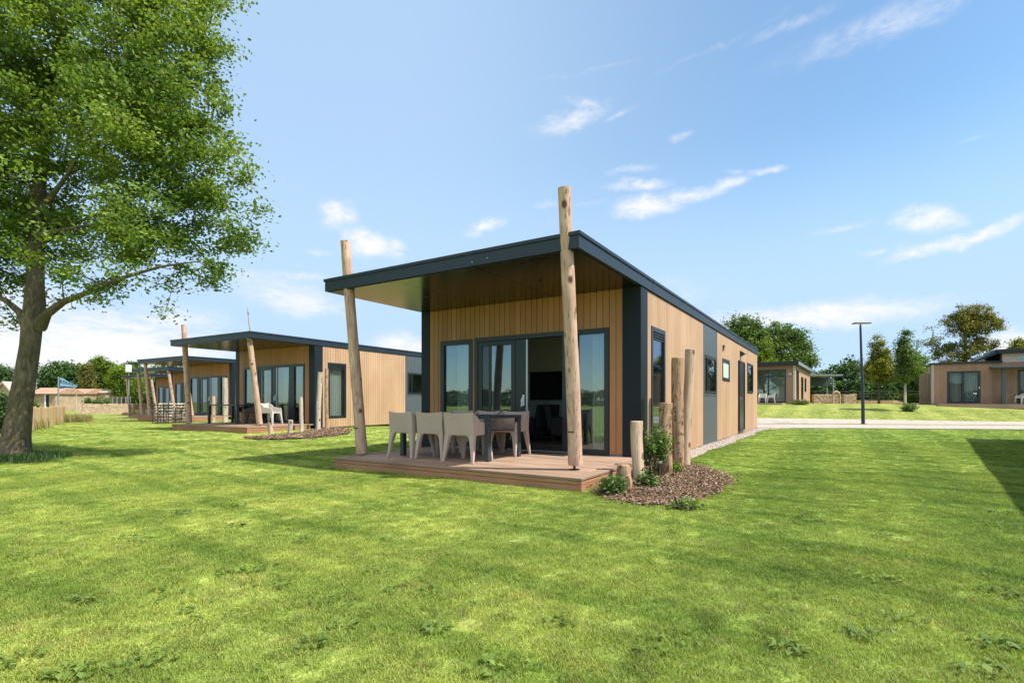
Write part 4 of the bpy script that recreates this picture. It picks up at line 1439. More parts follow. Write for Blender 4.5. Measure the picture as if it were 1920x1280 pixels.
def make_tree(name, label, cat, base, trunk, blobs, n_cl, per, leaf, cl_r, leaf_mat, bark_mat, seed, group=None, limbs=(), width=0.6, flat=0.6, step=0.5, shell=0.5, trunk_n=12, extra=None, start=0.4, rk=0.010):
    rng = np.random.RandomState(seed)
    prng = random.Random(seed)
    root = empty(name, base, 0, label, cat, group)
    mb = MB()
    mb.tube([t[:3] for t in trunk], [t[3] for t in trunk], trunk_n, cap=True, wob=0.05, rng=prng)
    roots = []
    k0 = int(len(trunk) * start)
    for (a, b) in zip(trunk[k0:-1], trunk[k0 + 1:]):
        for s in (0.0, 0.5):
            roots.append((tuple(a[i] + (b[i] - a[i]) * s for i in range(3)), a[3] + (b[3] - a[3]) * s))
    roots.append((trunk[-1][:3], trunk[-1][3]))
    for limb in limbs:
        mb.tube([q[:3] for q in limb], [q[3] for q in limb], 9, cap=True, wob=0.05, rng=prng)
        for (a, b) in zip(limb[1:-1], limb[2:]):
            for s in (0.0, 0.5):
                roots.append((tuple(a[i] + (b[i] - a[i]) * s for i in range(3)), a[3] + (b[3] - a[3]) * s))
        roots.append((limb[-1][:3], limb[-1][3]))
    targets = sample_blobs(blobs, n_cl, rng, shell)
    paths = grow_branches(mb, roots, targets, rng, step, rk=rk)
    mb.build('trunk', bark_mat, root, True)
    cs = []
    for (pts, rr) in paths:
        t = pts[-1]
        m = int(per * rng.uniform(0.5, 1.5))
        g = rng.normal(size=(m, 3)) * np.array([1, 1, flat]) * cl_r * rng.uniform(0.7, 1.25)
        cs.append(t + g)
        m2 = m // 3
        P = np.array(pts)
        kk = rng.randint(len(P) // 2, len(P), m2)
        cs.append(P[kk] + rng.normal(size=(m2, 3)) * cl_r * 0.55)
    cs = np.vstack(cs)
    if extra is not None:
        cs = extra(cs)
    me = leaf_mesh('crown', cs, leaf, seed + 1, width=width)
    link_mesh('crown', me, leaf_mat, root)
    return root


# the big poplar on the left
TB = np.array([-9.42, 9.75])
tz = h(*TB)
def tp(u, v, dY=0.0):
    Y = TB[1] + dY
    return ((u - 960) / 969.0 * Y - TB[0], dY, EYE + (753 - v) / 969.0 * Y - tz)
trunk = [(*tp(22, 868), 0.43), (*tp(26, 850), 0.345), (*tp(31, 815), 0.285), (*tp(38, 760), 0.25), (*tp(47, 705), 0.222), (*tp(56, 650), 0.205), (*tp(61, 600), 0.215),
         (*tp(65, 570), 0.225), (*tp(66, 530, 0.05), 0.19), (*tp(67, 480, 0.1), 0.18), (*tp(70, 420, 0.15), 0.16), (*tp(74, 340, 0.2), 0.14), (*tp(86, 240, 0.2), 0.11), (*tp(100, 130, 0.2), 0.085), (*tp(120, 0, 0.2), 0.06), (*tp(150, -150, 0.2), 0.035)]
trunk = [(a, b, c_, q * 0.73) for a, b, c_, q in trunk]
limbs = [
    [(*tp(72, 612), 0.17), (*tp(88, 588, -0.1), 0.125), (*tp(120, 565, -0.2), 0.095), (*tp(165, 548, -0.4), 0.075), (*tp(225, 522, -0.6), 0.055), (*tp(300, 500, -0.7), 0.035), (*tp(370, 490, -0.7), 0.018)],
    [(*tp(52, 612), 0.16), (*tp(36, 585, -0.1), 0.10), (*tp(10, 562, -0.2), 0.075), (*tp(-40, 545, -0.3), 0.055), (*tp(-110, 520, -0.4), 0.03)],
    [(*tp(68, 500), 0.12), (*tp(40, 450, 0.3), 0.08), (*tp(10, 390, 0.5), 0.055), (*tp(-40, 320, 0.7), 0.03)],
    [(*tp(72, 400), 0.08), (*tp(125, 330, -0.4), 0.05), (*tp(180, 230, -0.6), 0.036), (*tp(205, 110, -0.7), 0.024), (*tp(225, 0, -0.7), 0.014)],
    [(*tp(70, 460), 0.07), (*tp(140, 420, 0.9), 0.042), (*tp(230, 380, 1.3), 0.028), (*tp(330, 340, 1.5), 0.014)],
    [(*tp(70, 440), 0.07), (*tp(150, 425, -0.3), 0.036), (*tp(260, 405, -0.4), 0.022), (*tp(380, 390, -0.4), 0.010)],
]
limbs = [[(a, b, c_, q * (0.62 if i_ else 0.75)) for i_, (a, b, c_, q) in enumerate(l)] for l in limbs]


def bl(u, v, dY, ru, rv, ry):
    x, y, z = tp(u, v, dY)
    s = (TB[1] + dY) / 969.0
    return (x, y, z, ru * s, rv * s, ry)
blobs = [
    bl(70, 150, 0.3, 250, 170, 3.0), bl(270, 90, 0.0, 135, 110, 2.0), bl(360, 60, 0.3, 70, 70, 1.4), bl(250, 250, -0.6, 150, 90, 2.2), bl(330, 300, 0.2, 110, 80, 1.9),
    bl(400, 390, 0.3, 84, 68, 1.5), bl(300, 410, 0.0, 110, 70, 1.8), bl(180, 360, -1.3, 130, 90, 1.6), bl(250, 490, -0.3, 130, 40, 1.3), bl(370, 480, 0.0, 60, 50, 1.1),
    bl(-60, 300, 0.0, 160, 150, 2.6), bl(20, 440, 0.4, 110, 60, 2.0), bl(-90, 470, 0.0, 110, 60, 2.0), bl(120, -120, 0.2, 280, 150, 3.0), bl(390, 210, 0.4, 50, 50, 1.2), bl(150, 460, 1.2, 120, 70, 1.2),
    bl(70, 500, -0.5, 70, 50, 0.6), bl(425, 400, 0.0, 62, 58, 1.1), bl(350, 240, -0.4, 70, 55, 1.2), bl(420, 40, 0.2, 40, 50, 0.9), bl(310, 520, -0.3, 90, 40, 0.9), bl(400, 290, 0.2, 60, 50, 1.0),
]
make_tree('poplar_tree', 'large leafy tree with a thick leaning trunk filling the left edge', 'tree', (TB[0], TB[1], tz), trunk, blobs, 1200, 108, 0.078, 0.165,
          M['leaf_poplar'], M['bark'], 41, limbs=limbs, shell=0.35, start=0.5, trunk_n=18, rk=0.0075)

# a tuft of long grass and ivy round its foot
def grass_clump_points(cx, cy, r, n, rng):
    a = rng.uniform(0, 2 * math.pi, n); q = r * np.sqrt(rng.uniform(0, 1, n))
    return cx + q * np.cos(a), cy + q * np.sin(a)


def blades(name, xs, ys, hgt, wid, seed, lean=0.5, zs=None):
    rng = np.random.RandomState(seed)
    n = len(xs)
    z = H(xs, ys) if zs is None else zs
    a = rng.uniform(0, 2 * math.pi, n)
    hh = hgt * rng.uniform(0.5, 1.25, n)
    l = lean * hh * rng.uniform(0.1, 1.0, n)
    dx, dy = np.cos(a), np.sin(a)
    w = wid * rng.uniform(0.7, 1.3, n)
    p0 = np.stack([xs - dy * w, ys + dx * w, z - 0.005], 1); p1 = np.stack([xs + dy * w, ys - dx * w, z - 0.005], 1)
    m0 = np.stack([xs + dx * l * 0.35 - dy * w * 0.8, ys + dy * l * 0.35 + dx * w * 0.8, z + hh * 0.6], 1); m1 = np.stack([xs + dx * l * 0.35 + dy * w * 0.8, ys + dy * l * 0.35 - dx * w * 0.8, z + hh * 0.6], 1)
    t = np.stack([xs + dx * l, ys + dy * l, z + hh], 1)
    V = np.stack([p0, p1, m1, m0, t, t + np.array([0.0005, 0, 0])], 1).reshape(-1, 3)
    b = (np.arange(n) * 6)[:, None]
    Q = np.concatenate([b + np.array([[0, 1, 2, 3]]), b + np.array([[3, 2, 5, 4]])], 0)
    return np_mesh(name, V, Q)


rs = np.random.RandomState(77)
x, y = grass_clump_points(TB[0] - 0.1, TB[1] - 0.2, 0.62, 3800, rs)
x2, y2 = grass_clump_points(TB[0] + 0.1, TB[1] - 0.25, 0.95, 1500, rs)
x, y = np.concatenate([x, x2]), np.concatenate([y, y2])
tag(link_mesh('long_grass', blades('long_grass', x, y, 0.15, 0.004, 78, 0.9), M['leaf_dark']), 'long dark grass left unmown round the foot of the leaning trunk', 'grass', kind='stuff')


def shrub(name, label, cat, x, y, blobs, n, leaf, mat, seed, stems=7, group=None, z=None):
    z = h(x, y) if z is None else z
    root = empty(name, (x, y, z), 0, label, cat, group)
    rng = np.random.RandomState(seed)
    t = sample_blobs(blobs, stems * 4, rng, 0.4)
    mb = MB()
    for q in t:
        b = np.array([rng.normal() * 0.03, rng.normal() * 0.03, 0])
        mid = (b + q) / 2 + rng.normal(size=3) * 0.05
        mb.tube([tuple(b), tuple(mid), tuple(q)], [0.009, 0.006, 0.003], 5, cap=False)
    mb.build('stem', M['bark_far'], root)
    cs = sample_blobs(blobs, n, rng, 0.3)
    # clump the leaves round twigs
    k = rng.randint(0, len(t), n)
    cs = cs * 0.45 + t[k] * 0.55 + rng.normal(size=(n, 3)) * leaf * 0.8
    cs[:, 2] = np.maximum(cs[:, 2], 0.01)
    link_mesh('foliage', leaf_mesh('foliage', cs, leaf, seed + 3, width=0.7), mat, root)
    return root


GS = 'small green shrubs among the log posts'
shrub('shrub', 'taller green shrub climbing between the pale post and the bark-patched post', 'shrub', 1.98, 7.12, [(0.0, 0, 0.52, 0.24, 0.2, 0.26), (-0.08, 0, 0.25, 0.14, 0.14, 0.22), (0.2, 0.05, 0.50, 0.14, 0.12, 0.12)], 850, 0.052, M['leaf_shrub'], 51, group=GS)
shrub('shrub', 'low bushy shrub just right of the shortest stump', 'shrub', 1.66, 6.40, [(0.0, 0, 0.11, 0.15, 0.14, 0.14), (0.08, 0, 0.06, 0.16, 0.1, 0.06)], 420, 0.045, M['leaf_shrub'], 52, group=GS)
shrub('shrub', 'low spreading shrub left of the shortest stump, against the deck side', 'shrub', 1.17, 6.00, [(0.0, 0, 0.11, 0.19, 0.16, 0.12), (0.10, 0.02, 0.12, 0.12, 0.12, 0.12)], 560, 0.045, M['leaf_shrub'], 53, group=GS)
shrub('shrub', 'small green plant at the foot of the tall blotched log', 'shrub', 2.40, 7.55, [(0.0, 0, 0.12, 0.12, 0.12, 0.13)], 420, 0.035, M['leaf_bright'], 54, group=GS)
shrub('weed', 'flat leafy weed on the lawn at the tip of the mulch bed', 'weed', 1.72, 5.18, [(0.0, 0, 0.03, 0.16, 0.08, 0.035), (0.1, 0.02, 0.03, 0.1, 0.06, 0.03)], 300, 0.045, M['weed'], 55)

# ------------------------------------------------------------------ lawn grass
def make_lawn_grass():
    rng = np.random.RandomState(5)
    clumps = []
    for k in range(5):
        n = 64
        a = rng.uniform(0, 2 * math.pi, n); q = 0.06 * np.sqrt(rng.uniform(0, 1, n))
        me = blades('grass_clump', q * np.cos(a), q * np.sin(a), 0.015, 0.0013, 100 + k, lean=1.9, zs=np.zeros(n))
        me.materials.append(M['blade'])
        clumps.append(bpy.data.objects.new('grass_clump', me))
    pts = []
    def band(y0, y1, dens, half=1.06):
        n = int((y1 - y0) * (y0 + y1) * half * dens)
        y = np.sqrt(rng.uniform(y0 * y0, y1 * y1, n))
        x = rng.uniform(-half, half, n) * y
        pts.append(np.stack([x, y], 1))
    band(1.3, 4.0, 800); band(4.0, 8.0, 480); band(8.0, 14.0, 220); band(14.0, 22.0, 80); band(22, 34, 25)
    P = np.vstack(pts)
    # keep off decks, beds, gravel and walls
    def local(C, th):
        dx, dy = P[:, 0] - C[0], P[:, 1] - C[1]
        return dx * math.cos(th) - dy * math.sin(th), dx * math.sin(th) + dy * math.cos(th)
    keep = np.ones(len(P), bool)
    for C, th in ((C0, TH), (C2, TH2), (C3, TH3), (C4, TH4)):
        lx, ly = local(C, th)
        keep &= ~((lx > -4.37) & (lx < 0.16) & (ly > -2.66) & (ly < 0.1))
        keep &= ~((lx > -W - 0.02) & (lx < 0.02) & (ly > -0.02) & (ly < L))
    lx, ly = local(C0, TH)
    t = (ly - 0.4) / 15.2
    wdt = 0.37 + 0.05 * np.sin(t * 23) + 0.03 * np.sin(t * 51) + 0.9 * np.maximum(0, t - 0.88) / 0.12
    keep &= ~((lx > -0.1) & (lx < wdt) & (ly > 0.4) & (ly < 15.6))
    x, y = P[:, 0], P[:, 1]
    near = 21.35 - 0.115 * (x - 10); far = 28.6 - 0.20 * (x - 17.8) * np.where(x > 17.8, 1, 0.6)
    keep &= ~((y > near - 0.05) & (y < far + 0.05) & (x > 8.2))
    P = P[keep]
    def inside(poly):
        return np.array([in_poly(a, b, poly) for a, b in P]) if len(P) else np.zeros(0, bool)
    sel = (P[:, 0] > 0.8) & (P[:, 0] < 3.4) & (P[:, 1] > 5) & (P[:, 1] < 9.4)
    idx = np.where(sel)[0]
    bad = [i for i in idx if in_poly(P[i, 0], P[i, 1], BED) and not (rng.rand() < 0.10 or not in_poly(P[i, 0] + rng.normal() * 0.12, P[i, 1] + rng.normal() * 0.12, BED))]
    sel2 = np.where((P[:, 0] > -8.5) & (P[:, 0] < -4) & (P[:, 1] > 13.5) & (P[:, 1] < 19))[0]
    bad += [i for i in sel2 if in_poly(P[i, 0], P[i, 1], BED2)]
    P = np.delete(P, bad, 0)
    V = np.concatenate([P, H(P[:, 0], P[:, 1])[:, None]], 1)
    me = bpy.data.meshes.new('lawn_grass')
    me.vertices.add(len(V)); me.vertices.foreach_set('co', V.astype(np.float32).ravel())
    me.update()
    o = bpy.data.objects.new('lawn_grass', me); COL.objects.link(o)
    tag(o, 'short mown lawn grass covering the ground round the chalets', 'grass', kind='stuff')
    ng = bpy.data.node_groups.new('grass_scatter', 'GeometryNodeTree')
    ng.interface.new_socket('Geometry', in_out='INPUT', socket_type='NodeSocketGeometry')
    ng.interface.new_socket('Geometry', in_out='OUTPUT', socket_type='NodeSocketGeometry')
    gi = ng.nodes.new('NodeGroupInput'); go = ng.nodes.new('NodeGroupOutput')
    iop = ng.nodes.new('GeometryNodeInstanceOnPoints')
    ng.links.new(gi.outputs[0], iop.inputs['Points'])
    jn = ng.nodes.new('GeometryNodeJoinGeometry')
    for c in clumps:
        oi = ng.nodes.new('GeometryNodeObjectInfo'); oi.inputs['Object'].default_value = c
        oi.inputs['As Instance'].default_value = True
        ng.links.new(oi.outputs['Geometry'], jn.inputs[0])
    ng.links.new(jn.outputs[0], iop.inputs['Instance'])
    iop.inputs['Pick Instance'].default_value = True
    ri = ng.nodes.new('FunctionNodeRandomValue'); ri.data_type = 'INT'
    ri.inputs['Min'].default_value if False else None
    for s in ri.inputs:
        if s.name == 'Max' and s.type == 'INT': s.default_value = 4
        if s.name == 'Min' and s.type == 'INT': s.default_value = 0
    ng.links.new([s for s in ri.outputs if s.type == 'INT'][0], iop.inputs['Instance Index'])
    rv = ng.nodes.new('FunctionNodeRandomValue'); rv.data_type = 'FLOAT_VECTOR'
    vec = [s for s in rv.inputs if s.type == 'VECTOR']
    vec[0].default_value = (-0.12, -0.12, 0); vec[1].default_value = (0.12, 0.12, 6.283)
    e2r = ng.nodes.new('FunctionNodeEulerToRotation')
    ng.links.new([s for s in rv.outputs if s.type == 'VECTOR'][0], e2r.inputs[0])
    ng.links.new(e2r.outputs[0], iop.inputs['Rotation'])
    rsn = ng.nodes.new('FunctionNodeRandomValue'); rsn.data_type = 'FLOAT'
    fl = [s for s in rsn.inputs if s.type == 'VALUE' and s.name in ('Min', 'Max')]
    fl[0].default_value = 0.6; fl[1].default_value = 1.25
    rsn.inputs['Seed'].default_value = 7
    ng.links.new([s for s in rsn.outputs if s.type == 'VALUE'][0], iop.inputs['Scale'])
    ng.links.new(iop.outputs[0], go.inputs[0])
    md = o.modifiers.new('scatter', 'NODES'); md.node_group = ng
    print('grass clumps', len(P))


make_lawn_grass()

# broad-leaved weeds in the turf
def make_weeds():
    rng = np.random.RandomState(8)
    spots = [(240, 1015, .09), (270, 1022, .09), (50, 1045, .10), (150, 1130, .06), (300, 1120, .14), (410, 1140, .15), (430, 1075, .08), (485, 1073, .12), (500, 1100, .10), (625, 1133, .10), (715, 1070, .11), (775, 1112, .12), (590, 1210, .06),
             (560, 1018, .09), (440, 990, .07), (645, 1175, .06), (815, 1185, .06), (110, 1263, .08), (140, 1260, .08), (30, 1238, .09), (190, 1265, .10), (300, 1230, .09), (940, 1265, .10),
             (1785, 905, .22), (1690, 938, .16), (1370, 938, .12), (1520, 975, .10), (1875, 962, .10), (1865, 985, .12), (1510, 1030, .12), (1655, 1085, .10), (1890, 1085, .16), (1885, 1110, .12), (1260, 1215, .14), (1700, 1160, .10), (1630, 1195, .09), (1050, 1170, .08), (1855, 1205, .09), (1660, 1010, .10), (1840, 1260, .08), (1480, 1225, .06), (345, 965, .07), (450, 950, .08)]
    cs = []
    V, Q = [], []
    for (u, v, r) in spots:
        x, y = px_ground(u, v)
        m = rng.randint(14, 30)
        for i in range(m):
            a = rng.uniform(0, 6.283); q = r * math.sqrt(rng.uniform(0, 1))
            ox, oy = x + q * math.cos(a) * 1.4, y + q * math.sin(a)
            b = rng.uniform(0, 6.283); l = rng.uniform(0.020, 0.052); w = l * rng.uniform(0.22, 0.36)
            d = np.array([math.cos(b), math.sin(b), 0]); s = np.array([-math.sin(b), math.cos(b), 0])
            z = h(ox, oy) + rng.uniform(0.012, 0.028)
            o = np.array([ox, oy, z])
            k = len(V)
            V += [o - d * l * 0.5, o + s * w + [0, 0, 0.012], o + d * l * 0.5 + [0, 0, rng.uniform(-0.012, 0.02)], o - s * w + [0, 0, 0.012]]
            Q.append([k, k + 1, k + 2, k + 3])
    o = link_mesh('lawn_weeds', np_mesh('lawn_weeds', np.array(V), np.array(Q)), M['weed'])
    tag(o, 'scattered broad-leaved weeds in the mown lawn', 'weeds', kind='stuff')


make_weeds()

# ------------------------------------------------------------------ right background: lamp, lodges, trees
def street_lamp():
    Y = 25.0; x = px_at(1616, Y)
    t = empty('street_lamp', (x, Y, h(x, Y)), 0, 'slim dark lamp post with a flat head on the verge of the gravel track', 'street lamp')
    hgt = EYE + (753 - 606) / 969 * Y - h(x, Y)
    mb = MB()
    mb.tube([(0.06, 0, 0.0), (0.05, 0, 0.9), (0.02, 0, 2.2), (-0.03, 0, 3.4), (-0.07, 0, hgt - 0.14)], [0.080, 0.074, 0.064, 0.054, 0.045], 14)
    mb.tube([(0.06, 0, 0.0), (0.06, 0, 0.03)], [0.16, 0.15], 16)
    mb.build('pole', M['pole_dark'], t, True)
    mb = MB()
    mb.box(-0.40, -0.16, hgt - 0.03, 0.38, 0.16, hgt + 0.03)
    mb.box(-0.09, -0.05, hgt - 0.14, -0.05, 0.05, hgt - 0.03)
    mb.build('lamp_head', M['lamp_head'], t, bevel=0.02, segs=2)
    MB().box(-0.34, -0.12, hgt - 0.038, 0.32, 0.12, hgt - 0.031).build('diffuser', M['white'], t)

street_lamp()
strip('verge_strip', track_mid1, track_mid2, M['verge'], 0.018, 130, 2, 0.08, 6)


def lodge_a():
    C = (21.9, 40.0); th = 0.60; z = h(*C)
    t = empty('glazed_lodge', (C[0], C[1], z), -th, 'brown lodge behind the near chalet with a black roof edge and tall glass doors', 'lodge', 'brown lodges beyond the gravel track')
    wl, ln, zt = 7.5, 13.2, 3.0
    fh = [(-4.25, -0.62, 0.12, 2.72)]
    rhl = [(0.9, 2.6, 0.2, 2.72), (4.6, 6.2, 0.35, 2.3), (7.6, 9.0, 1.1, 2.3)]
    mb = MB(); clad(mb, 'x', -wl, -0.12, 0.05, zt, fh, 0, 0.025); mb.build('front_wall', M['clad_far'], t)
    mb = MB(); clad(mb, 'y', 0.12, ln, 0.05, zt, rhl, -0.025, 0); mb.build('side_wall', M['clad_pale'], t)
    mb = MB(); clad(mb, 'x', -wl, -0.03, 0.05, zt, fh, 0.03, 0.12, pitch=99); clad(mb, 'y', 0.12, ln, 0.05, zt, rhl, -0.12, -0.03, pitch=99)
    mb.box(-wl, ln - 0.1, 0.05, -0.12, ln, zt); mb.box(-wl, 0.12, 0.05, -wl + 0.1, ln - 0.1, zt); mb.box(-wl + 0.1, 3.2, 0.1, -0.12, 3.3, zt)
    mb.box(-wl + 0.1, 0.12, 0.05, -0.12, ln - 0.1, 0.1)
    mb.build('inner_wall', M['plaster'], t)
    MB().box(-0.12, -0.02, 0.05, 0.02, 0.12, zt).build('corner_trim', M['chair_white'], t)
    mb = MB(); mb.box(-wl - 0.2, -0.45, zt, 0.28, ln + 0.2, zt + 0.3)
    mb.build('roof', M['black'], t, bevel=0.01)
    MB().box(0.283, -0.40, zt + 0.04, 0.30, ln + 0.2, zt + 0.29).build('roof_edge', M['alu'], t)
    mb = MB(); frame_box(mb, 'x', -4.25, -0.62, 0.12, 2.72, 0.10, -0.02, 0.09, [(-1.85, 0.10), (-3.05, 0.10)]); mb.box(-4.15, -0.02, 2.12, -0.72, 0.09, 2.26)
    w = mb.build('sliding_door', M['frame'], t)
    for a, b in ((-4.15, -3.10), (-3.0, -1.90), (-1.80, -0.72)):
        pane('x', a, b, 0.22, 2.12, 0.03, w, M['glass']); pane('x', a, b, 2.26, 2.62, 0.03, w, M['glass'])
    for (a, b, c, d) in rhl:
        mb = MB(); frame_box(mb, 'y', a, b, c, d, 0.10, -0.09, 0.03); w = mb.build('window', M['frame'], t)
        pane('y', a + 0.1, b - 0.1, c + 0.1, d - 0.1, -0.03, w, M['glass'])
    mb = MB(); mb.box(-0.42, -0.10, 2.25, -0.22, 0.0, 2.42); mb.build('wall_lamp', M['alu'], t)
    mb = MB(); mb.box(-wl, -2.3, -0.15, -0.62, -0.02, 0.09); mb.build('deck', M['deck'], t)
    return C, th, z


CA, THA, ZA = lodge_a()
GA = 'pale armchairs on the lodge terraces'
for (cx, cy, rz, lab) in ((-2.1, -1.2, R(180), 'cream armchair on the left lodge terrace, left of the glass mullion'), (-1.55, -0.8, R(95), 'cream armchair on the left lodge terrace, right of the glass mullion')):
    more_chair(cx, cy, rz, lab, CA, THA, ZA, 0.09, white_chair, GA)


def lodge_b():
    C = (31.5, 38.8); th = 0.60; z = h(*C)
    t = empty('stepped_lodge', (C[0], C[1], z), -th, 'brown lodge at the right edge with curtained double doors and a raised roof section', 'lodge', 'brown lodges beyond the gravel track')
    zt, ln, xr = 3.0, 11.0, 3.9
    fh = [(0.9, 2.75, 0.12, 2.46), (4.7, 7.2, 0.12, 2.46)]
    mb = MB(); clad(mb, 'x', 0.14, 9.0, 0.05, zt, fh, 0, 0.025, pitch=0.16, gap=0.014); mb.build('front_wall', M['clad_far'], t)
    mb = MB()
    clad(mb, 'y', 0.1, 1.3, 0.05, zt, [], 0.0, 0.025); clad(mb, 'y', 2.6, ln, 0.05, zt, [], 0.0, 0.025)
    mb.build('side_wall', M['clad_far'], t)
    mb = MB(); mb.box(-0.005, 1.3, 0.05, 0.02, 2.6, zt); mb.build('side_panel', M['chair'], t)
    MB().box(-0.02, 1.45, 0.1, 0.01, 2.1, 2.4).build('side_window', M['frame'], t)
    MB().box(-0.01, -0.02, 0.05, 0.14, 0.10, zt).build('corner_trim', M['chair'], t)
    mb = MB(); clad(mb, 'x', 0.14, 9.0, 0.05, zt, fh, 0.03, 0.12, pitch=99); mb.box(0.03, 0.12, 0.05, 0.12, ln, zt); mb.box(0.12, 1.6, 0.05, 9.0, 1.7, zt); mb.box(8.9, 0.12, 0.05, 9.0, 1.6, zt); mb.box(0.12, 0.12, 0.05, 8.9, 1.6, 0.1)
    mb.build('inner_wall', M['plaster'], t)
    mb = MB(); mb.box(-0.12, -0.12, zt, xr, ln + 0.1, zt + 0.12); mb.build('roof', M['black'], t, bevel=0.01)
    # raised section with a sloping flank
    mb = MB()
    clad(mb, 'x', xr, 9.0, zt + 0.002, 3.62, [(4.75, 7.1, 3.05, 3.4)], -0.02, 0.025, pitch=99)
    mb.box(xr, 0.03, zt + 0.125, xr + 0.05, 6.4, 3.615); mb.box(8.95, 0.03, zt - 0.2, 9.0, 6.4, 3.615); mb.box(xr + 0.06, 6.3, zt - 0.2, 8.94, 6.4, 3.615)
    mb.build('upper_wall', M['chair'], t)
    MB().box(4.75, 0.0, 3.05, 7.1, 0.02, 3.4).build('clerestory', M['glass'], t)
    mb = MB(); mb.box(xr - 0.25, -0.35, 3.62, 9.3, 6.5, 3.92); up = mb.build('upper_roof', M['black'], t, bevel=0.01)
    mb = MB(); mb.extrude([(xr - 0.26, 0.0, 3.9), (xr - 0.26, 0.0, 3.62), (2.5, 0.0, zt + 0.125), (2.45, 0.0, zt + 0.2)], (0, 6.5, 0)); mb.build('roof_flank', M['roof'], up)
    mb = MB(); mb.box(3.2, -1.3, 2.55, 9.0, -0.03, 2.68); cp = mb.build('canopy', M['grey_panel'], t, bevel=0.01)
    MB().box(3.75, -0.9, 0.05, 3.95, -0.7, 2.55).build('canopy_post', M['grey_panel'], t)
    mb = MB(); frame_box(mb, 'x', 0.9, 2.75, 0.12, 2.46, 0.13, -0.02, 0.09, [(1.80, 0.12)])
    w = mb.build('sliding_door', M['frame'], t)
    pane('x', 1.03, 1.74, 0.25, 2.33, 0.03, w, M['glass_open']); pane('x', 1.86, 2.62, 0.25, 2.33, 0.03, w, M['glass_open'])
    MB().box(2.66, -0.05, 1.15, 2.70, -0.02, 1.3).build('handle', M['white'], w)
    MB().box(2.35, -0.004, 0.78, 2.56, 0.026, 0.86).build('sticker', M['white'], w)
    curtain('x', 1.03, 1.72, 0.2, 2.35, 0.26, t, M['curtain_grey'], 7, 0.04); curtain('x', 1.88, 2.62, 0.2, 2.35, 0.26, t, M['curtain_grey'], 7, 0.04)
    mb = MB(); frame_box(mb, 'x', 4.7, 7.2, 0.12, 2.46, 0.13, -0.02, 0.09, [(5.9, 0.12)]); w = mb.build('sliding_door', M['frame'], t)
    pane('x', 4.83, 5.84, 0.25, 2.33, 0.03, w, M['glass_open']); pane('x', 5.96, 7.07, 0.25, 2.33, 0.03, w, M['glass_open'])
    curtain('x', 5.0, 5.84, 0.2, 2.35, 0.26, t, M['curtain_grey'], 7, 0.04)
    mb = MB(); mb.box(0.2, -2.2, -0.25, 9.0, -0.02, 0.05); mb.build('deck', M['deck'], t)
    return C, th, z


CB, THB, ZB = lodge_b()
more_chair(4.75, -0.9, R(120), 'cream armchair at the right edge of the picture before the stepped lodge', CB, THB, ZB, 0.05, white_chair, GA)
pb = MB(); pb.box(-0.28, -0.2, 0, 0.28, 0.2, 0.06)
for s in (-1, 1):
    pb.box(s * 0.26 - 0.02, -0.2, 0.06, s * 0.26 + 0.02, 0.2, 0.75)
pb.box(-0.24, 0.16, 0.06, 0.24, 0.2, 0.72)
o = pb.build('storage_crate', M['willow'], None, bevel=0.01)
put(tag(o, 'brown slatted box beside the canopy post of the stepped lodge', 'box'), 4.25, -0.5, 0, CB, THB, ZB, 0.05)

# carport with a pale flat roof
def carport():
    Y = 56.0; x = px_at(1548, Y); z = h(x, Y)
    t = empty('carport', (x, Y, z), R(-4), 'open carport with a thin pale flat roof behind the left lodge', 'carport')
    k = Y / 969
    mb = MB(); mb.box(-2.6, -0.6, EYE + (753 - 705) * k - z, 1.5, 2.5, EYE + (753 - 702) * k - z); mb.build('roof', M['carport'], t)
    mb = MB(); mb.box(-2.5, 2.2, EYE + (753 - 722) * k - z, 1.6, 2.3, EYE + (753 - 706) * k - z); mb.build('back_panel', M['carport_dark'], t)
    for (px, py) in ((0.6, -0.4), (-2.4, -0.4), (1.35, 2.3), (-2.4, 2.1)):
        mb = MB(); mb.box(px - 0.05, py - 0.05, 0, px + 0.05, py + 0.05, EYE + (753 - 706) * k - z); mb.build('post', M['rail_grey'], t)
carport()


def simple_trunk(hgt, r, lean=0.0, seed=0):
    rng = random.Random(seed)
    return [(lean * k * k * hgt + rng.uniform(-0.03, 0.03) * hgt * 0.1, 0, hgt * k, r * (1 - 0.8 * k)) for k in [0, 0.08, 0.2, 0.35, 0.5, 0.65, 0.8, 1.0]]


def far_tree(name, label, u, Y, v_top, v_low, ru, blobs, n_cl, per, leaf, cl, lm, seed, group='trees standing beyond the chalets', trunk_r=0.18, bark=None, start=0.35, shell=0.45, lean=0.0, th=0.85):
    """blobs in pixels of the photograph relative to (u, v): (du, v, hw, hh), depth taken from the width"""
    x = px_at(u, Y); z = h(x, Y); k = Y / 969.0
    top = EYE + (753 - v_top) * k - z
    B = []
    for (du, v, hw, hh) in blobs:
        cw = 1 / math.sqrt(1 + ((u - 960) / 969.0) ** 2)
        B.append((du * k, 0, EYE + (753 - v) * k - z, hw * cw * k, min(hw, 1.3 * hh) * k, hh * k))
    return make_tree(name, label, 'tree', (x, Y, z), simple_trunk(top * th, trunk_r, lean, seed), B, n_cl, per, leaf, cl, lm, bark or M['bark_far'], seed, group, start=start, shell=shell, step=0.9, trunk_n=8)


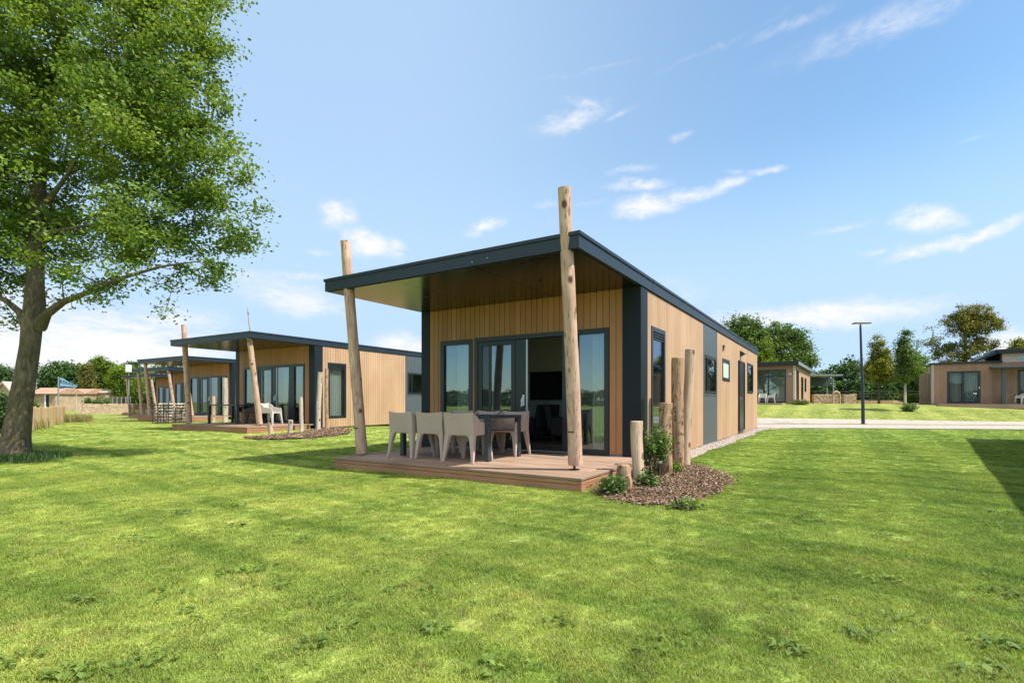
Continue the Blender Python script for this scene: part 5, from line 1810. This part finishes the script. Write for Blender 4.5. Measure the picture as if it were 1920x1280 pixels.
far_tree('broad_tree', 'broad dark green tree rising behind the roof end of the near chalet', 1440, 62, 590, 700, 90,
         [(-58, 612, 26, 20), (-30, 606, 24, 16), (-20, 628, 34, 24), (8, 622, 24, 18), (35, 632, 28, 22), (60, 640, 20, 20), (62, 668, 26, 32), (-40, 650, 60, 34), (20, 668, 60, 34), (78, 690, 14, 18)], 420, 62, 0.27, 0.40, M['leaf_mid'], 61, trunk_r=0.35, start=0.3, shell=0.3)
far_tree('young_tree', 'yellow-green conical tree just above the black roof of the left lodge', 1432, 54, 634, 700, 26,
         [(2, 655, 12, 18), (0, 672, 20, 18), (2, 692, 28, 18)], 110, 60, 0.20, 0.28, M['leaf_bright'], 62, shell=0.3)
far_tree('young_tree', 'young tree with a yellow-green pointed crown, right of the lamp post', 1648, 44, 620, 720, 30,
         [(-2, 632, 6, 14), (-4, 648, 11, 15), (2, 664, 15, 14), (4, 684, 25, 18), (12, 704, 23, 14), (-14, 698, 15, 15)], 170, 60, 0.155, 0.21, M['leaf_yellow'], 63, trunk_r=0.10, start=0.25, shell=0.3)
far_tree('young_tree', 'young green tree on a pale slim stem, left of the stepped lodge', 1697, 33.5, 618, 720, 30,
         [(0, 632, 7, 16), (-4, 650, 13, 15), (2, 668, 17, 16), (10, 690, 24, 18), (26, 640, 6, 12), (20, 658, 9, 12), (-8, 706, 18, 12), (28, 676, 12, 9)], 200, 56, 0.115, 0.165, M['leaf_mid'], 64, trunk_r=0.085, bark=M['log_grey'], start=0.3, shell=0.3)
far_tree('spreading_tree', 'tall olive tree with a lopsided airy crown above the stepped lodge', 1810, 60, 572, 700, 80,
         [(-10, 590, 34, 17), (22, 592, 26, 19), (38, 608, 24, 20), (66, 610, 15, 10), (0, 616, 40, 18), (-38, 604, 16, 12), (-58, 640, 16, 10), (-62, 616, 10, 6), (-44, 664, 22, 14), (-12, 652, 26, 20), (26, 640, 30, 22), (40, 668, 14, 20), (0, 680, 34, 16), (-30, 684, 14, 12)], 330, 46, 0.22, 0.30, M['leaf_olive'], 65, trunk_r=0.32, start=0.3, shell=0.25)
far_tree('young_tree', 'yellow-leaved treetop at the right picture edge over the raised roof', 1912, 62, 632, 690, 24,
         [(0, 648, 14, 14), (10, 662, 22, 20), (-6, 672, 20, 16)], 110, 60, 0.22, 0.30, M['leaf_yellow'], 66, shell=0.3)


# dark hedgerow behind, read as one mass
def wood_mass(name, label, items, leaf, mat, seed, dens):
    rng = np.random.RandomState(seed)
    cs = []
    for (x, y, zb, rx, ry, ht) in items:
        n = int(dens * rx * ht)
        d = rng.normal(size=(n, 3)); d /= np.linalg.norm(d, axis=1)[:, None]
        r = 0.72 + 0.28 * rng.uniform(0, 1, n)
        lump = 1 + 0.18 * np.sin(d[:, 0] * 7 + x) * np.sin(d[:, 2] * 6 + y) + 0.1 * np.sin(d[:, 1] * 13 + x)
        p = d * (r * lump)[:, None] * np.array([rx, ry, ht * 0.55])
        p[:, 2] = p[:, 2] + ht * 0.48
        p = p[p[:, 2] > -0.2]
        cs.append(p + np.array([x, y, zb]))
    o = link_mesh(name, leaf_mesh(name, np.vstack(cs), leaf, seed + 1, width=0.75), mat)
    return tag(o, label, 'woodland', kind='stuff')


items = []
rh_ = random.Random(3)
for (u, v, hw) in [(1530, 700, 22), (1560, 690, 26), (1592, 682, 24), (1594, 672, 13), (1625, 690, 24), (1655, 694, 26), (1685, 690, 24), (1712, 680, 26), (1738, 690, 22), (1770, 690, 26), (1500, 705, 30), (1470, 705, 30), (1430, 705, 34)]:
    Y = 66 + rh_.uniform(-2, 5); x = px_at(u, Y); k = Y / 969
    items.append((x, Y, h(x, Y), hw * k * 1.15, 2.2, (EYE + (753 - v) * k - h(x, Y)) * 1.0))
for u in range(1520, 1780, 22):
    Y = 62 + rh_.uniform(-1, 2); x = px_at(u, Y)
    items.append((x, Y, h(x, Y), 1.5, 1.4, 2.3 + rh_.uniform(-.3, .8)))
wood_mass('hedgerow', 'dark dense hedgerow closing the view behind the lodges', items, 0.34, M['leaf_dark'], 70, 300)

# woodland all round the park, seen as far edge and in the window glass
items = []
for i in range(46):
    a = -math.pi * 0.98 + i * (math.pi * 1.0) / 45 * 1.0
    r = 118 + rh_.uniform(-6, 10)
    items.append((r * math.cos(a), r * math.sin(a) * 0.9, 0, 8.0 + rh_.uniform(0, 2.5), 4, 2.8 + rh_.uniform(0, 1.6)))
for i in range(30):
    x = -100 + i * 7.2
    if -70 < x < -22 or 15 < x: continue
    items.append((x, 118 + rh_.uniform(-5, 5), 0, 6, 3, 7 + rh_.uniform(0, 3)))
for i in range(16):
    items.append((82 + rh_.uniform(-3, 3), 5 + i * 7, 0.5, 3, 5.5, 6 + rh_.uniform(0, 4)))
wood_mass('far_woodland', 'far woodland edge round the park', items, 0.75, M['leaf_dark'], 72, 34)

# bushes and low walls in the right background
def bush(label, u, Y, v0, v1, hw, mat, seed, leaf=0.12, n=1400):
    x = px_at(u, Y); z = h(x, Y); k = Y / 969
    zt = EYE + (753 - v0) * k - z
    return shrub('bush', label, 'bush', x, Y, [(0, 0, zt * 0.5, hw * k, hw * k * 0.8, zt * 0.52)], n, leaf, mat, seed, group='garden bushes in the distance')
bush('round pale green bush left of the stepped lodge', 1704, 42, 735, 757, 24, M['leaf_bright'], 81)
bush('small dark bush at the foot of the pale-stemmed tree', 1706, 33.2, 757, 771, 20, M['leaf_mid'], 82, 0.09, 900)
bush('low tawny bush at the sunny corner of the left lodge', 1500, 38.6, 751, 763, 20, M['leaf_olive'], 83, 0.1, 900)


def stone_wall(name, label, a, b, hgt, thick, mat, seed, stone=0.16, group=None, rough=0.03):
    """coursed field stones, each its own lump, in one wall mesh"""
    rng = random.Random(seed)
    A, B = Vector(a), Vector(b)
    ln = (B - A).length; d = (B - A).normalized(); nrm = Vector((-d.y, d.x))
    mb = MB()
    rows = max(2, int(hgt / (stone * 0.72))); rh2 = hgt / rows
    for side in (0,):
        for r in range(rows):
            s = -rng.uniform(0, stone)
            while s < ln:
                w = stone * rng.uniform(0.6, 1.6)
                s0, s1 = max(0, s), min(ln, s + w - 0.01)
                if s1 - s0 > 0.03:
                    t0 = -thick / 2 - rng.uniform(0, rough); t1 = thick / 2 + rng.uniform(0, rough)
                    z0_ = r * rh2; z1_ = (r + 1) * rh2 - 0.008 + (rng.uniform(-0.02, 0.05) if r == rows - 1 else 0)
                    q = []
                    for (ss, tt) in ((s0, t0), (s1, t0), (s1, t1), (s0, t1)):
                        p = A + d * ss + nrm * tt
                        q.append((p.x + rng.uniform(-.01, .01), p.y + rng.uniform(-.01, .01)))
                    zb = h(A.x + d.x * s0, A.y + d.y * s0) - 0.03
                    mb.hexa([(x, y, zb + z0_) for x, y in q], [(x, y, zb + z1_ + rng.uniform(-.012, .012)) for x, y in q])
                s += w
    o = mb.build(name, mat, None, bevel=0.02)
    return tag(o, label, 'wall', group)


def gp_(u, Y): return (px_at(u, Y), Y)
GW = 'low stone walls at the edge of the lawns'
stone_wall('stone_wall', 'low tan stone wall running from the left lodge towards the lamp post', gp_(1524, 48), gp_(1574, 48), 0.86, 0.35, M['stone_wall'], 91, 0.17, GW)
stone_wall('stone_wall', 'low tan stone wall left of the lamp post with pale end piers', gp_(1580, 49), gp_(1604, 49), 0.9, 0.35, M['stone_wall'], 92, 0.17, GW)
stone_wall('stone_wall', 'long low stone wall closing the left lawn behind the fourth chalet', gp_(148, 47), gp_(250, 49), 0.92, 0.4, M['stone_wall'], 93, 0.17, GW)


def arch_hoop():
    Y = 47.2; x = px_at(1568, Y); z = h(x, Y)
    mb = MB()
    pts = [(-0.3, 0, 0), (-0.32, 0, 0.7), (-0.24, 0, 0.98), (0, 0, 1.1), (0.24, 0, 0.98), (0.32, 0, 0.7), (0.3, 0, 0)]
    mb.tube(pts, [0.1] * 7, 8)
    o = mb.build('gate_arch', M['log_pale'], None, True); o.location = (x, Y, z)
    tag(o, 'small pale hoop arch between two stretches of low stone wall', 'arch')
arch_hoop()


def rail_fence(name, label, pts, hgt, rails, mat_post, mat_rail, step=2.4, pr=0.05, rr=0.022, group=None):
    t = empty(name, (pts[0][0], pts[0][1], 0), 0, label, 'fence', group)
    P = [Vector(p) for p in pts]
    ox, oy = P[0].x, P[0].y
    ra = MB()
    for a, b in zip(P[:-1], P[1:]):
        ln = (b - a).length; n = max(1, round(ln / step))
        prev = None
        for i in range(n + 1):
            p = a.lerp(b, i / n); z = h(p.x, p.y)
            if i < n or b is P[-1]:
                mb = MB(); mb.tube([(p.x - ox, p.y - oy, z - 0.05), (p.x - ox, p.y - oy, z + hgt + 0.06)], [pr, pr * 0.95], 8)
                mb.build('post', mat_post, t)
            if prev is not None:
                for q in rails:
                    ra.tube([(prev[0].x - ox, prev[0].y - oy, prev[1] + q), (p.x - ox, p.y - oy, z + q)], [rr, rr], 6)
            prev = (p, z)
    ra.build('rail', mat_rail, t)
    return t
rail_fence('wire_fence', 'dark post and wire fence in front of the hedgerow on the right', [gp_(1526, 54), gp_(1740, 54)], 1.25, (0.35, 0.7, 1.0, 1.25), M['wire'], M['wire'], 3.0, 0.05, 0.016)
mb = MB(); A, B = gp_(1606, 50), gp_(1694, 50)
for i in range(4):
    xa = A[0] + (B[0] - A[0]) * i / 4; xb = A[0] + (B[0] - A[0]) * (i + 1) / 4 - 0.02
    mb.box(xa, 49.85, h(xa, 50) - 0.05, xb, 50.15, h(xa, 50) + 0.28)
tag(mb.build('timber_edging', M['palisade'], None, bevel=0.02), 'long low pale timber beam lying behind the young trees on the right', 'timber beam')

# ------------------------------------------------------------------ left background
def palisade():
    pts = [(-15.6, 16.2), (-18.6, 20.2), (-23.6, 27.3)]
    t = empty('palisade_fence', (pts[0][0], pts[0][1], 0), 0, 'knee-high fence of pale upright boards behind the leaning trunk', 'fence')
    rng = random.Random(6); mb = MB()
    ox, oy = pts[0]
    for a, b in zip(pts[:-1], pts[1:]):
        A, B = Vector(a), Vector(b); ln = (B - A).length; d = (B - A) / ln; nr = Vector((-d.y, d.x)); s = 0
        while s < ln:
            w = rng.uniform(0.16, 0.30); p = A + d * s; q = A + d * min(ln, s + w - 0.012); hh = 0.84 + rng.uniform(-0.04, 0.05)
            z = h(p.x, p.y)
            bt = [(p.x - ox, p.y - oy), (q.x - ox, q.y - oy), (q.x + nr.x * 0.04 - ox, q.y + nr.y * 0.04 - oy), (p.x + nr.x * 0.04 - ox, p.y + nr.y * 0.04 - oy)]
            mb.hexa([(x, y, z - 0.05) for x, y in bt], [(x, y, z + hh + (rng.uniform(-.02, .02))) for x, y in bt])
            s += w
    mb.build('board', M['palisade'], t, bevel=0.008)
palisade()
rs = np.random.RandomState(79)
xs, ys = [], []
for (u, Y, r, n) in ((140, 27.6, 0.75, 1200), (134, 27.6, 0.5, 500), (80, 21.3, 0.4, 70), (105, 24.6, 0.35, 60), (65, 19.9, 0.3, 60)):
    a, b = grass_clump_points(px_at(u, Y), Y, r, n, rs); xs.append(a); ys.append(b)
tag(link_mesh('straw_grass', blades('straw_grass', np.concatenate(xs), np.concatenate(ys), 0.42, 0.009, 80, 0.7), M['leaf_straw']), 'straw-coloured tall grass at the end of the palisade fence', 'grass', kind='stuff')


def barn(name, label, u0, u1, Y, v_eave, v_ridge, doors, depth=4.0, roof_mat=None, group='small tan buildings beyond the left lawn'):
    k = Y / 969; x0, x1 = px_at(u0, Y), px_at(u1, Y)
    z1 = EYE + (753 - v_eave) * k; z2 = EYE + (753 - v_ridge) * k
    t = empty(name, ((x0 + x1) / 2, Y, 0), 0, label, 'building', group)
    w = (x1 - x0) / 2
    hs = [(px_at(a, Y) - (x0 + x1) / 2, px_at(b, Y) - (x0 + x1) / 2, 0.02, EYE + (753 - c) * k) for a, b, c in doors]
    mb = MB(); clad(mb, 'x', -w, w, -0.1, z1, hs, 0, 0.2, pitch=99); mb.box(-w, 0.2, -0.1, -w + 0.2, depth, z1); mb.box(w - 0.2, 0.2, -0.1, w, depth, z1); mb.box(-w + 0.2, depth - 0.2, -0.1, w - 0.2, depth, z1)
    mb.build('wall', M['barn'], t)
    mb = MB(); mb.extrude([(-w - 0.2, -0.25, z1), (-w - 0.2, depth + 0.25, z1), (-w - 0.2, depth * 0.6, z2), (-w - 0.2, depth * 0.4, z2)], (2 * w + 0.4, 0, 0)); mb.build('roof', roof_mat or M['tile'], t)
    for (a, b, c, d) in hs:
        MB().box(a, 0.06, c, b, 0.1, d).build('door', M['frame'], t)
        MB().box(a - 0.14, -0.03, c, a, 0.05, d + 0.05).build('door_frame', M['white'], t)
    return t
barn('tiled_barn', 'sandy rendered building with a clay roof and a narrow dark door, right of the trunk', 56, 104, 60, 738, 726, [(86, 92, 740)])
barn('tiled_barn', 'small sandy building with a wide dark opening under the blue flag', 108, 158, 64, 738, 728, [(110, 119, 739)])
barn('tiled_barn', 'far tan roofed shed between the flag and the bright green trees', 168, 198, 66, 736, 728, [], roof_mat=M['chair'])


def white_gable():
    Y = 56; k = Y / 969; x = px_at(2, Y)
    t = empty('gabled_house', (x, Y, 0), 0, 'pale house gable showing left of the leaning trunk', 'house')
    z1 = EYE + (753 - 736) * k; z2 = EYE + (753 - 718) * k
    mb = MB(); mb.extrude([(-0.4, 0, -0.1), (1.0, 0, -0.1), (1.0, 0, z1), (0.3, 0, z2), (-0.4, 0, z1)], (0, 1.6, 0)); mb.build('wall', M['barn'], t)
    mb = MB(); mb.extrude([(-0.7, -0.2, z1 - 0.12), (0.3, -0.2, z2 + 0.02), (1.3, -0.2, z1 - 0.12), (1.3, -0.2, z1 + 0.06), (0.3, -0.2, z2 + 0.2), (-0.7, -0.2, z1 + 0.06)], (0, 2.0, 0)); mb.build('roof', M['chair'], t)
white_gable()


def flag():
    Y = 46; k = Y / 969; x = px_at(109.5, Y); zt = EYE + (753 - 706) * k
    t = empty('beach_flag', (x, Y, 0), 0, 'blue flag with pale lettering flying from a slim mast beyond the fence', 'flag')
    MB().tube([(0, 0, 0), (0, 0, zt)], [0.07, 0.05], 10).build('flagpole', M['carport'], t, True)
    # cloth: tapers to the fly end, ripples
    def cloth(name, s0, s1, f0, f1, mat, off):
        v, f = [], []; n, m = 24, 8
        lnx = 34 * k
        for i in range(n + 1):
            s = s0 + (s1 - s0) * i / n
            top = zt - 0.06 - (18 * k) * s ** 1.6
            bot = zt - 0.06 - (21 * k) * (1 - 0.12 * s)
            for j in range(m + 1):
                q = f0 + (f1 - f0) * j / m
                v.append((0.05 + lnx * s, 0.12 * math.sin(s * 9 + q * 1.5) * (0.2 + s) + off, top + (bot - top) * q))
        for i in range(n):
            for j in range(m):
                a = i * (m + 1) + j
                f.append((a, a + 1, a + m + 2, a + m + 1))
        me = bpy.data.meshes.new(name); me.from_pydata(v, [], f); me.update()
        return link_mesh(name, me, mat, t, True)
    cl = cloth('cloth', 0, 1, 0, 1, M['flag_blue'], 0.0)
    # pale printed band with blurred letters
    pr = cloth('print', 0.04, 0.97, 0.04, 0.20, M['flag_pale'], -0.012); pr.parent = cl
    pr = cloth('print', 0.06, 0.93, 0.52, 0.80, M['flag_pale'], -0.012); pr.parent = cl
    for i in range(6):
        s = 0.14 + i * 0.12
        pr = cloth('lettering', s, s + 0.06, 0.26, 0.46, M['flag_pale'], -0.013); pr.parent = cl
flag()

GT = 'trees standing beyond the chalets'
far_tree('broad_tree', 'dark rounded tree dome behind the blue flag', 118, 92, 678, 735, 50, [(0, 705, 40, 26), (-22, 712, 28, 20), (24, 708, 26, 24), (0, 728, 52, 16)], 204, 60, 0.34, 0.50, M['leaf_dark'], 101, GT, trunk_r=0.35)
far_tree('broad_tree', 'dark green tree at the far left edge behind the pale gable', 6, 88, 686, 735, 30, [(0, 708, 30, 22), (-20, 715, 30, 22), (22, 718, 14, 16)], 153, 60, 0.34, 0.50, M['leaf_dark'], 102, GT, trunk_r=0.35)
far_tree('young_tree', 'brownish olive tree with a pointed crown right of the flag', 164, 70, 678, 740, 14, [(0, 698, 11, 18), (2, 716, 13, 18)], 93, 60, 0.22, 0.28, M['leaf_olive'], 103, GT)
far_tree('young_tree', 'bright lime green tree, tallest of the left background group', 184, 72, 664, 738, 20, [(0, 682, 13, 16), (2, 700, 18, 18), (2, 718, 20, 16)], 136, 60, 0.24, 0.32, M['leaf_bright'], 104, GT)
far_tree('young_tree', 'small bright green tree right of the tallest lime tree', 206, 72, 676, 738, 9, [(0, 690, 8, 12), (0, 708, 12, 16)], 68, 60, 0.22, 0.28, M['leaf_bright'], 105, GT)
far_tree('broad_tree', 'mid green bushy tree behind the white lamp box on the left', 232, 68, 684, 745, 22, [(0, 705, 26, 18), (8, 725, 30, 18), (-12, 722, 18, 16)], 170, 60, 0.24, 0.36, M['leaf_bright'], 106, GT)
far_tree('broad_tree', 'dark treetop peeking over the roof of the fourth chalet', 248, 75, 681, 740, 18, [(0, 696, 18, 14), (4, 712, 24, 16)], 102, 60, 0.26, 0.38, M['leaf_dark'], 107, GT)
its = []
for u in range(100, 330, 12):
    Y = 76 + rh_.uniform(-2, 3); its.append((px_at(u, Y), Y, 0, 1.7, 1.5, 2.6 + rh_.uniform(-.4, .9)))
for u in range(-30, 60, 12):
    Y = 70 + rh_.uniform(-2, 3); its.append((px_at(u, Y), Y, 0, 1.7, 1.5, 2.4 + rh_.uniform(-.4, .9)))
wood_mass('far_hedge', 'green hedge line behind the left buildings', its, 0.34, M['leaf_mid'], 108, 230)
bush('dark leafy bush at the left edge behind the leaning trunk', 0, 17.5, 735, 830, 26, M['leaf_dark'], 109, 0.10, 2600)
bush('grey green bush peeping over the palisade right of the trunk', 66, 24.5, 748, 790, 12, M['leaf_shrub'], 110, 0.09, 700)
for i, (u, hw) in enumerate(((165, 12), (185, 12), (200, 9))):
    bush(['trimmed bush over the long stone wall, nearest the straw grass', 'trimmed bush in the middle of the long stone wall', 'small bush over the stone wall beside the grey railing'][i], u, 52, 744, 770, hw, M['leaf_mid'], 111 + i, 0.16, 700)
rail_fence('grey_railing', 'pale grey railing of upright bars above the long stone wall', [gp_(203, 53), gp_(244, 53)], 1.55, (0.5, 1.5), M['rail_grey'], M['rail_grey'], 0.42, 0.045, 0.025)

for (u0, u1, va, vb, Y, lab) in ((144, 143, 772, 740, 30, 'thin upright pale stake standing in the straw grass'), (150, 158, 768, 742, 31, 'thin leaning pale stake beside the straw grass')):
    k = Y / 969
    mb = MB(); x0 = px_at(u0, Y); x1 = px_at(u1, Y)
    mb.tube([(0, 0, -0.05), (x1 - x0, 0, EYE + (753 - vb) * k)], [0.03, 0.022], 8)
    o = mb.build('stake', M['log_grey'], None, True); o.location = (x0, Y, 0)
    tag(o, lab, 'stake', 'pale stakes in the straw grass')


def garden_lamp():
    Y = 36; k = Y / 969; x = px_at(241, Y); z = h(x, Y)
    t = empty('garden_lamp', (x, Y, z), 0, 'thin grey pole carrying a small white box, left of the fourth chalet canopy', 'garden lamp')
    zt = EYE + (753 - 684) * k - z
    MB().tube([(0.05, 0, 0), (0, 0, zt - 0.5)], [0.04, 0.035], 8).build('pole', M['rail_grey'], t, True)
    MB().box(-0.13, -0.13, zt - 0.5, 0.13, 0.13, zt).build('lamp_box', M['white'], t, bevel=0.02)
    MB().box(-0.17, -0.17, zt - 0.85, 0.17, 0.17, zt - 0.72).build('collar', M['steel'], t, bevel=0.02)
garden_lamp()

# stone-filled baskets and woven fences before the third and fourth chalets
def gabion(label, u0, u1, Y, v_top, rounded, seed):
    k = Y / 969; x0, x1 = px_at(u0, Y), px_at(u1, Y); cx = (x0 + x1) / 2; z = h(cx, Y)
    hgt = EYE + (753 - v_top) * k - z; w = (x1 - x0)
    t = empty('gabion', (cx, Y, z), 0, label, 'gabion', 'stone-filled wire baskets by the third chalet')
    rng = random.Random(seed); mb = MB()
    s = 0.13
    nx, nz, ny = int(w / s), int(hgt / s), 3
    for i in range(nx):
        for j in range(nz):
            for q in range(ny):
                if 0 < i < nx - 1 and 0 < j < nz - 1 and q == 1: continue
                x = -w / 2 + (i + .5) * w / nx; zz = (j + .5) * hgt / nz; y = (q - 1) * s
                if rounded and zz > hgt * (0.55 + 0.45 * math.sqrt(max(0, 1 - (2 * x / w) ** 2))): continue
                r = s * rng.uniform(0.48, 0.66)
                base = [(1, 0, 0), (0, 1, 0), (-1, 0, 0), (0, -1, 0), (0, 0, 1), (0, 0, -1)]
                a = rng.uniform(0, 1.5)
                vv = []
                for p in base:
                    e = r * rng.uniform(0.8, 1.25)
                    vv.append((x + e * (p[0] * math.cos(a) - p[1] * math.sin(a)), y + e * (p[0] * math.sin(a) + p[1] * math.cos(a)), max(0, zz + e * p[2] * 0.85)))
                mb.add(vv, [(0, 1, 4), (1, 2, 4), (2, 3, 4), (3, 0, 4), (1, 0, 5), (2, 1, 5), (3, 2, 5), (0, 3, 5)])
    mb.build('stone_fill', M['gabion'], t)
    mb = MB()
    for i in range(4):
        x = -w / 2 + i * w / 3
        mb.tube([(x, -0.24, 0), (x, -0.24, hgt * (1 if not rounded else 0.75))], [0.02, 0.02], 6)
    mb.build('wire_basket', M['wire'], t)
gabion('square stone-filled basket at the left end of the third chalet deck', 293, 322, 24.6, 755, False, 5)
gabion('rounded heap of grey stones in a basket beside the second chalet pole', 325, 356, 24.9, 755, True, 6)


def woven_fence(label, u0, u1, Y, v_top, seed, group='woven willow fences by the chalets'):
    k = Y / 969; x0, x1 = px_at(u0, Y), px_at(u1, Y); z = h(x0, Y); hgt = EYE + (753 - v_top) * k - z
    t = empty('woven_fence', (x0, Y, z), 0, label, 'fence', group)
    rng = random.Random(seed); w = x1 - x0; mb = MB(); n = max(2, int(w / 0.35))
    zz = 0.06
    r = 0
    while zz < hgt:
        pts = []
        for i in range(n * 3 + 1):
            x = w * i / (n * 3)
            pts.append((x, 0.045 * math.sin(math.pi * i / 3 * 1.0 + (math.pi if r % 2 else 0)), zz + rng.uniform(-.01, .01)))
        mb.tube(pts, [0.022] * len(pts), 5)
        zz += 0.05; r += 1
    mb.build('willow_weave', M['willow'], t)
    for i in range(n + 1):
        MB().tube([(w * i / n, 0, -0.05), (w * i / n, 0, hgt + 0.08)], [0.035, 0.03], 7).build('stake', M['log_bark'], t)
woven_fence('dark woven willow fence in front of the fourth chalet deck', 243, 290, 36.3, 757, 3)
woven_fence('brown woven willow screen behind the black table of the second chalet', 456, 482, 18.9, 768, 4)

print('objects', len(bpy.data.objects))
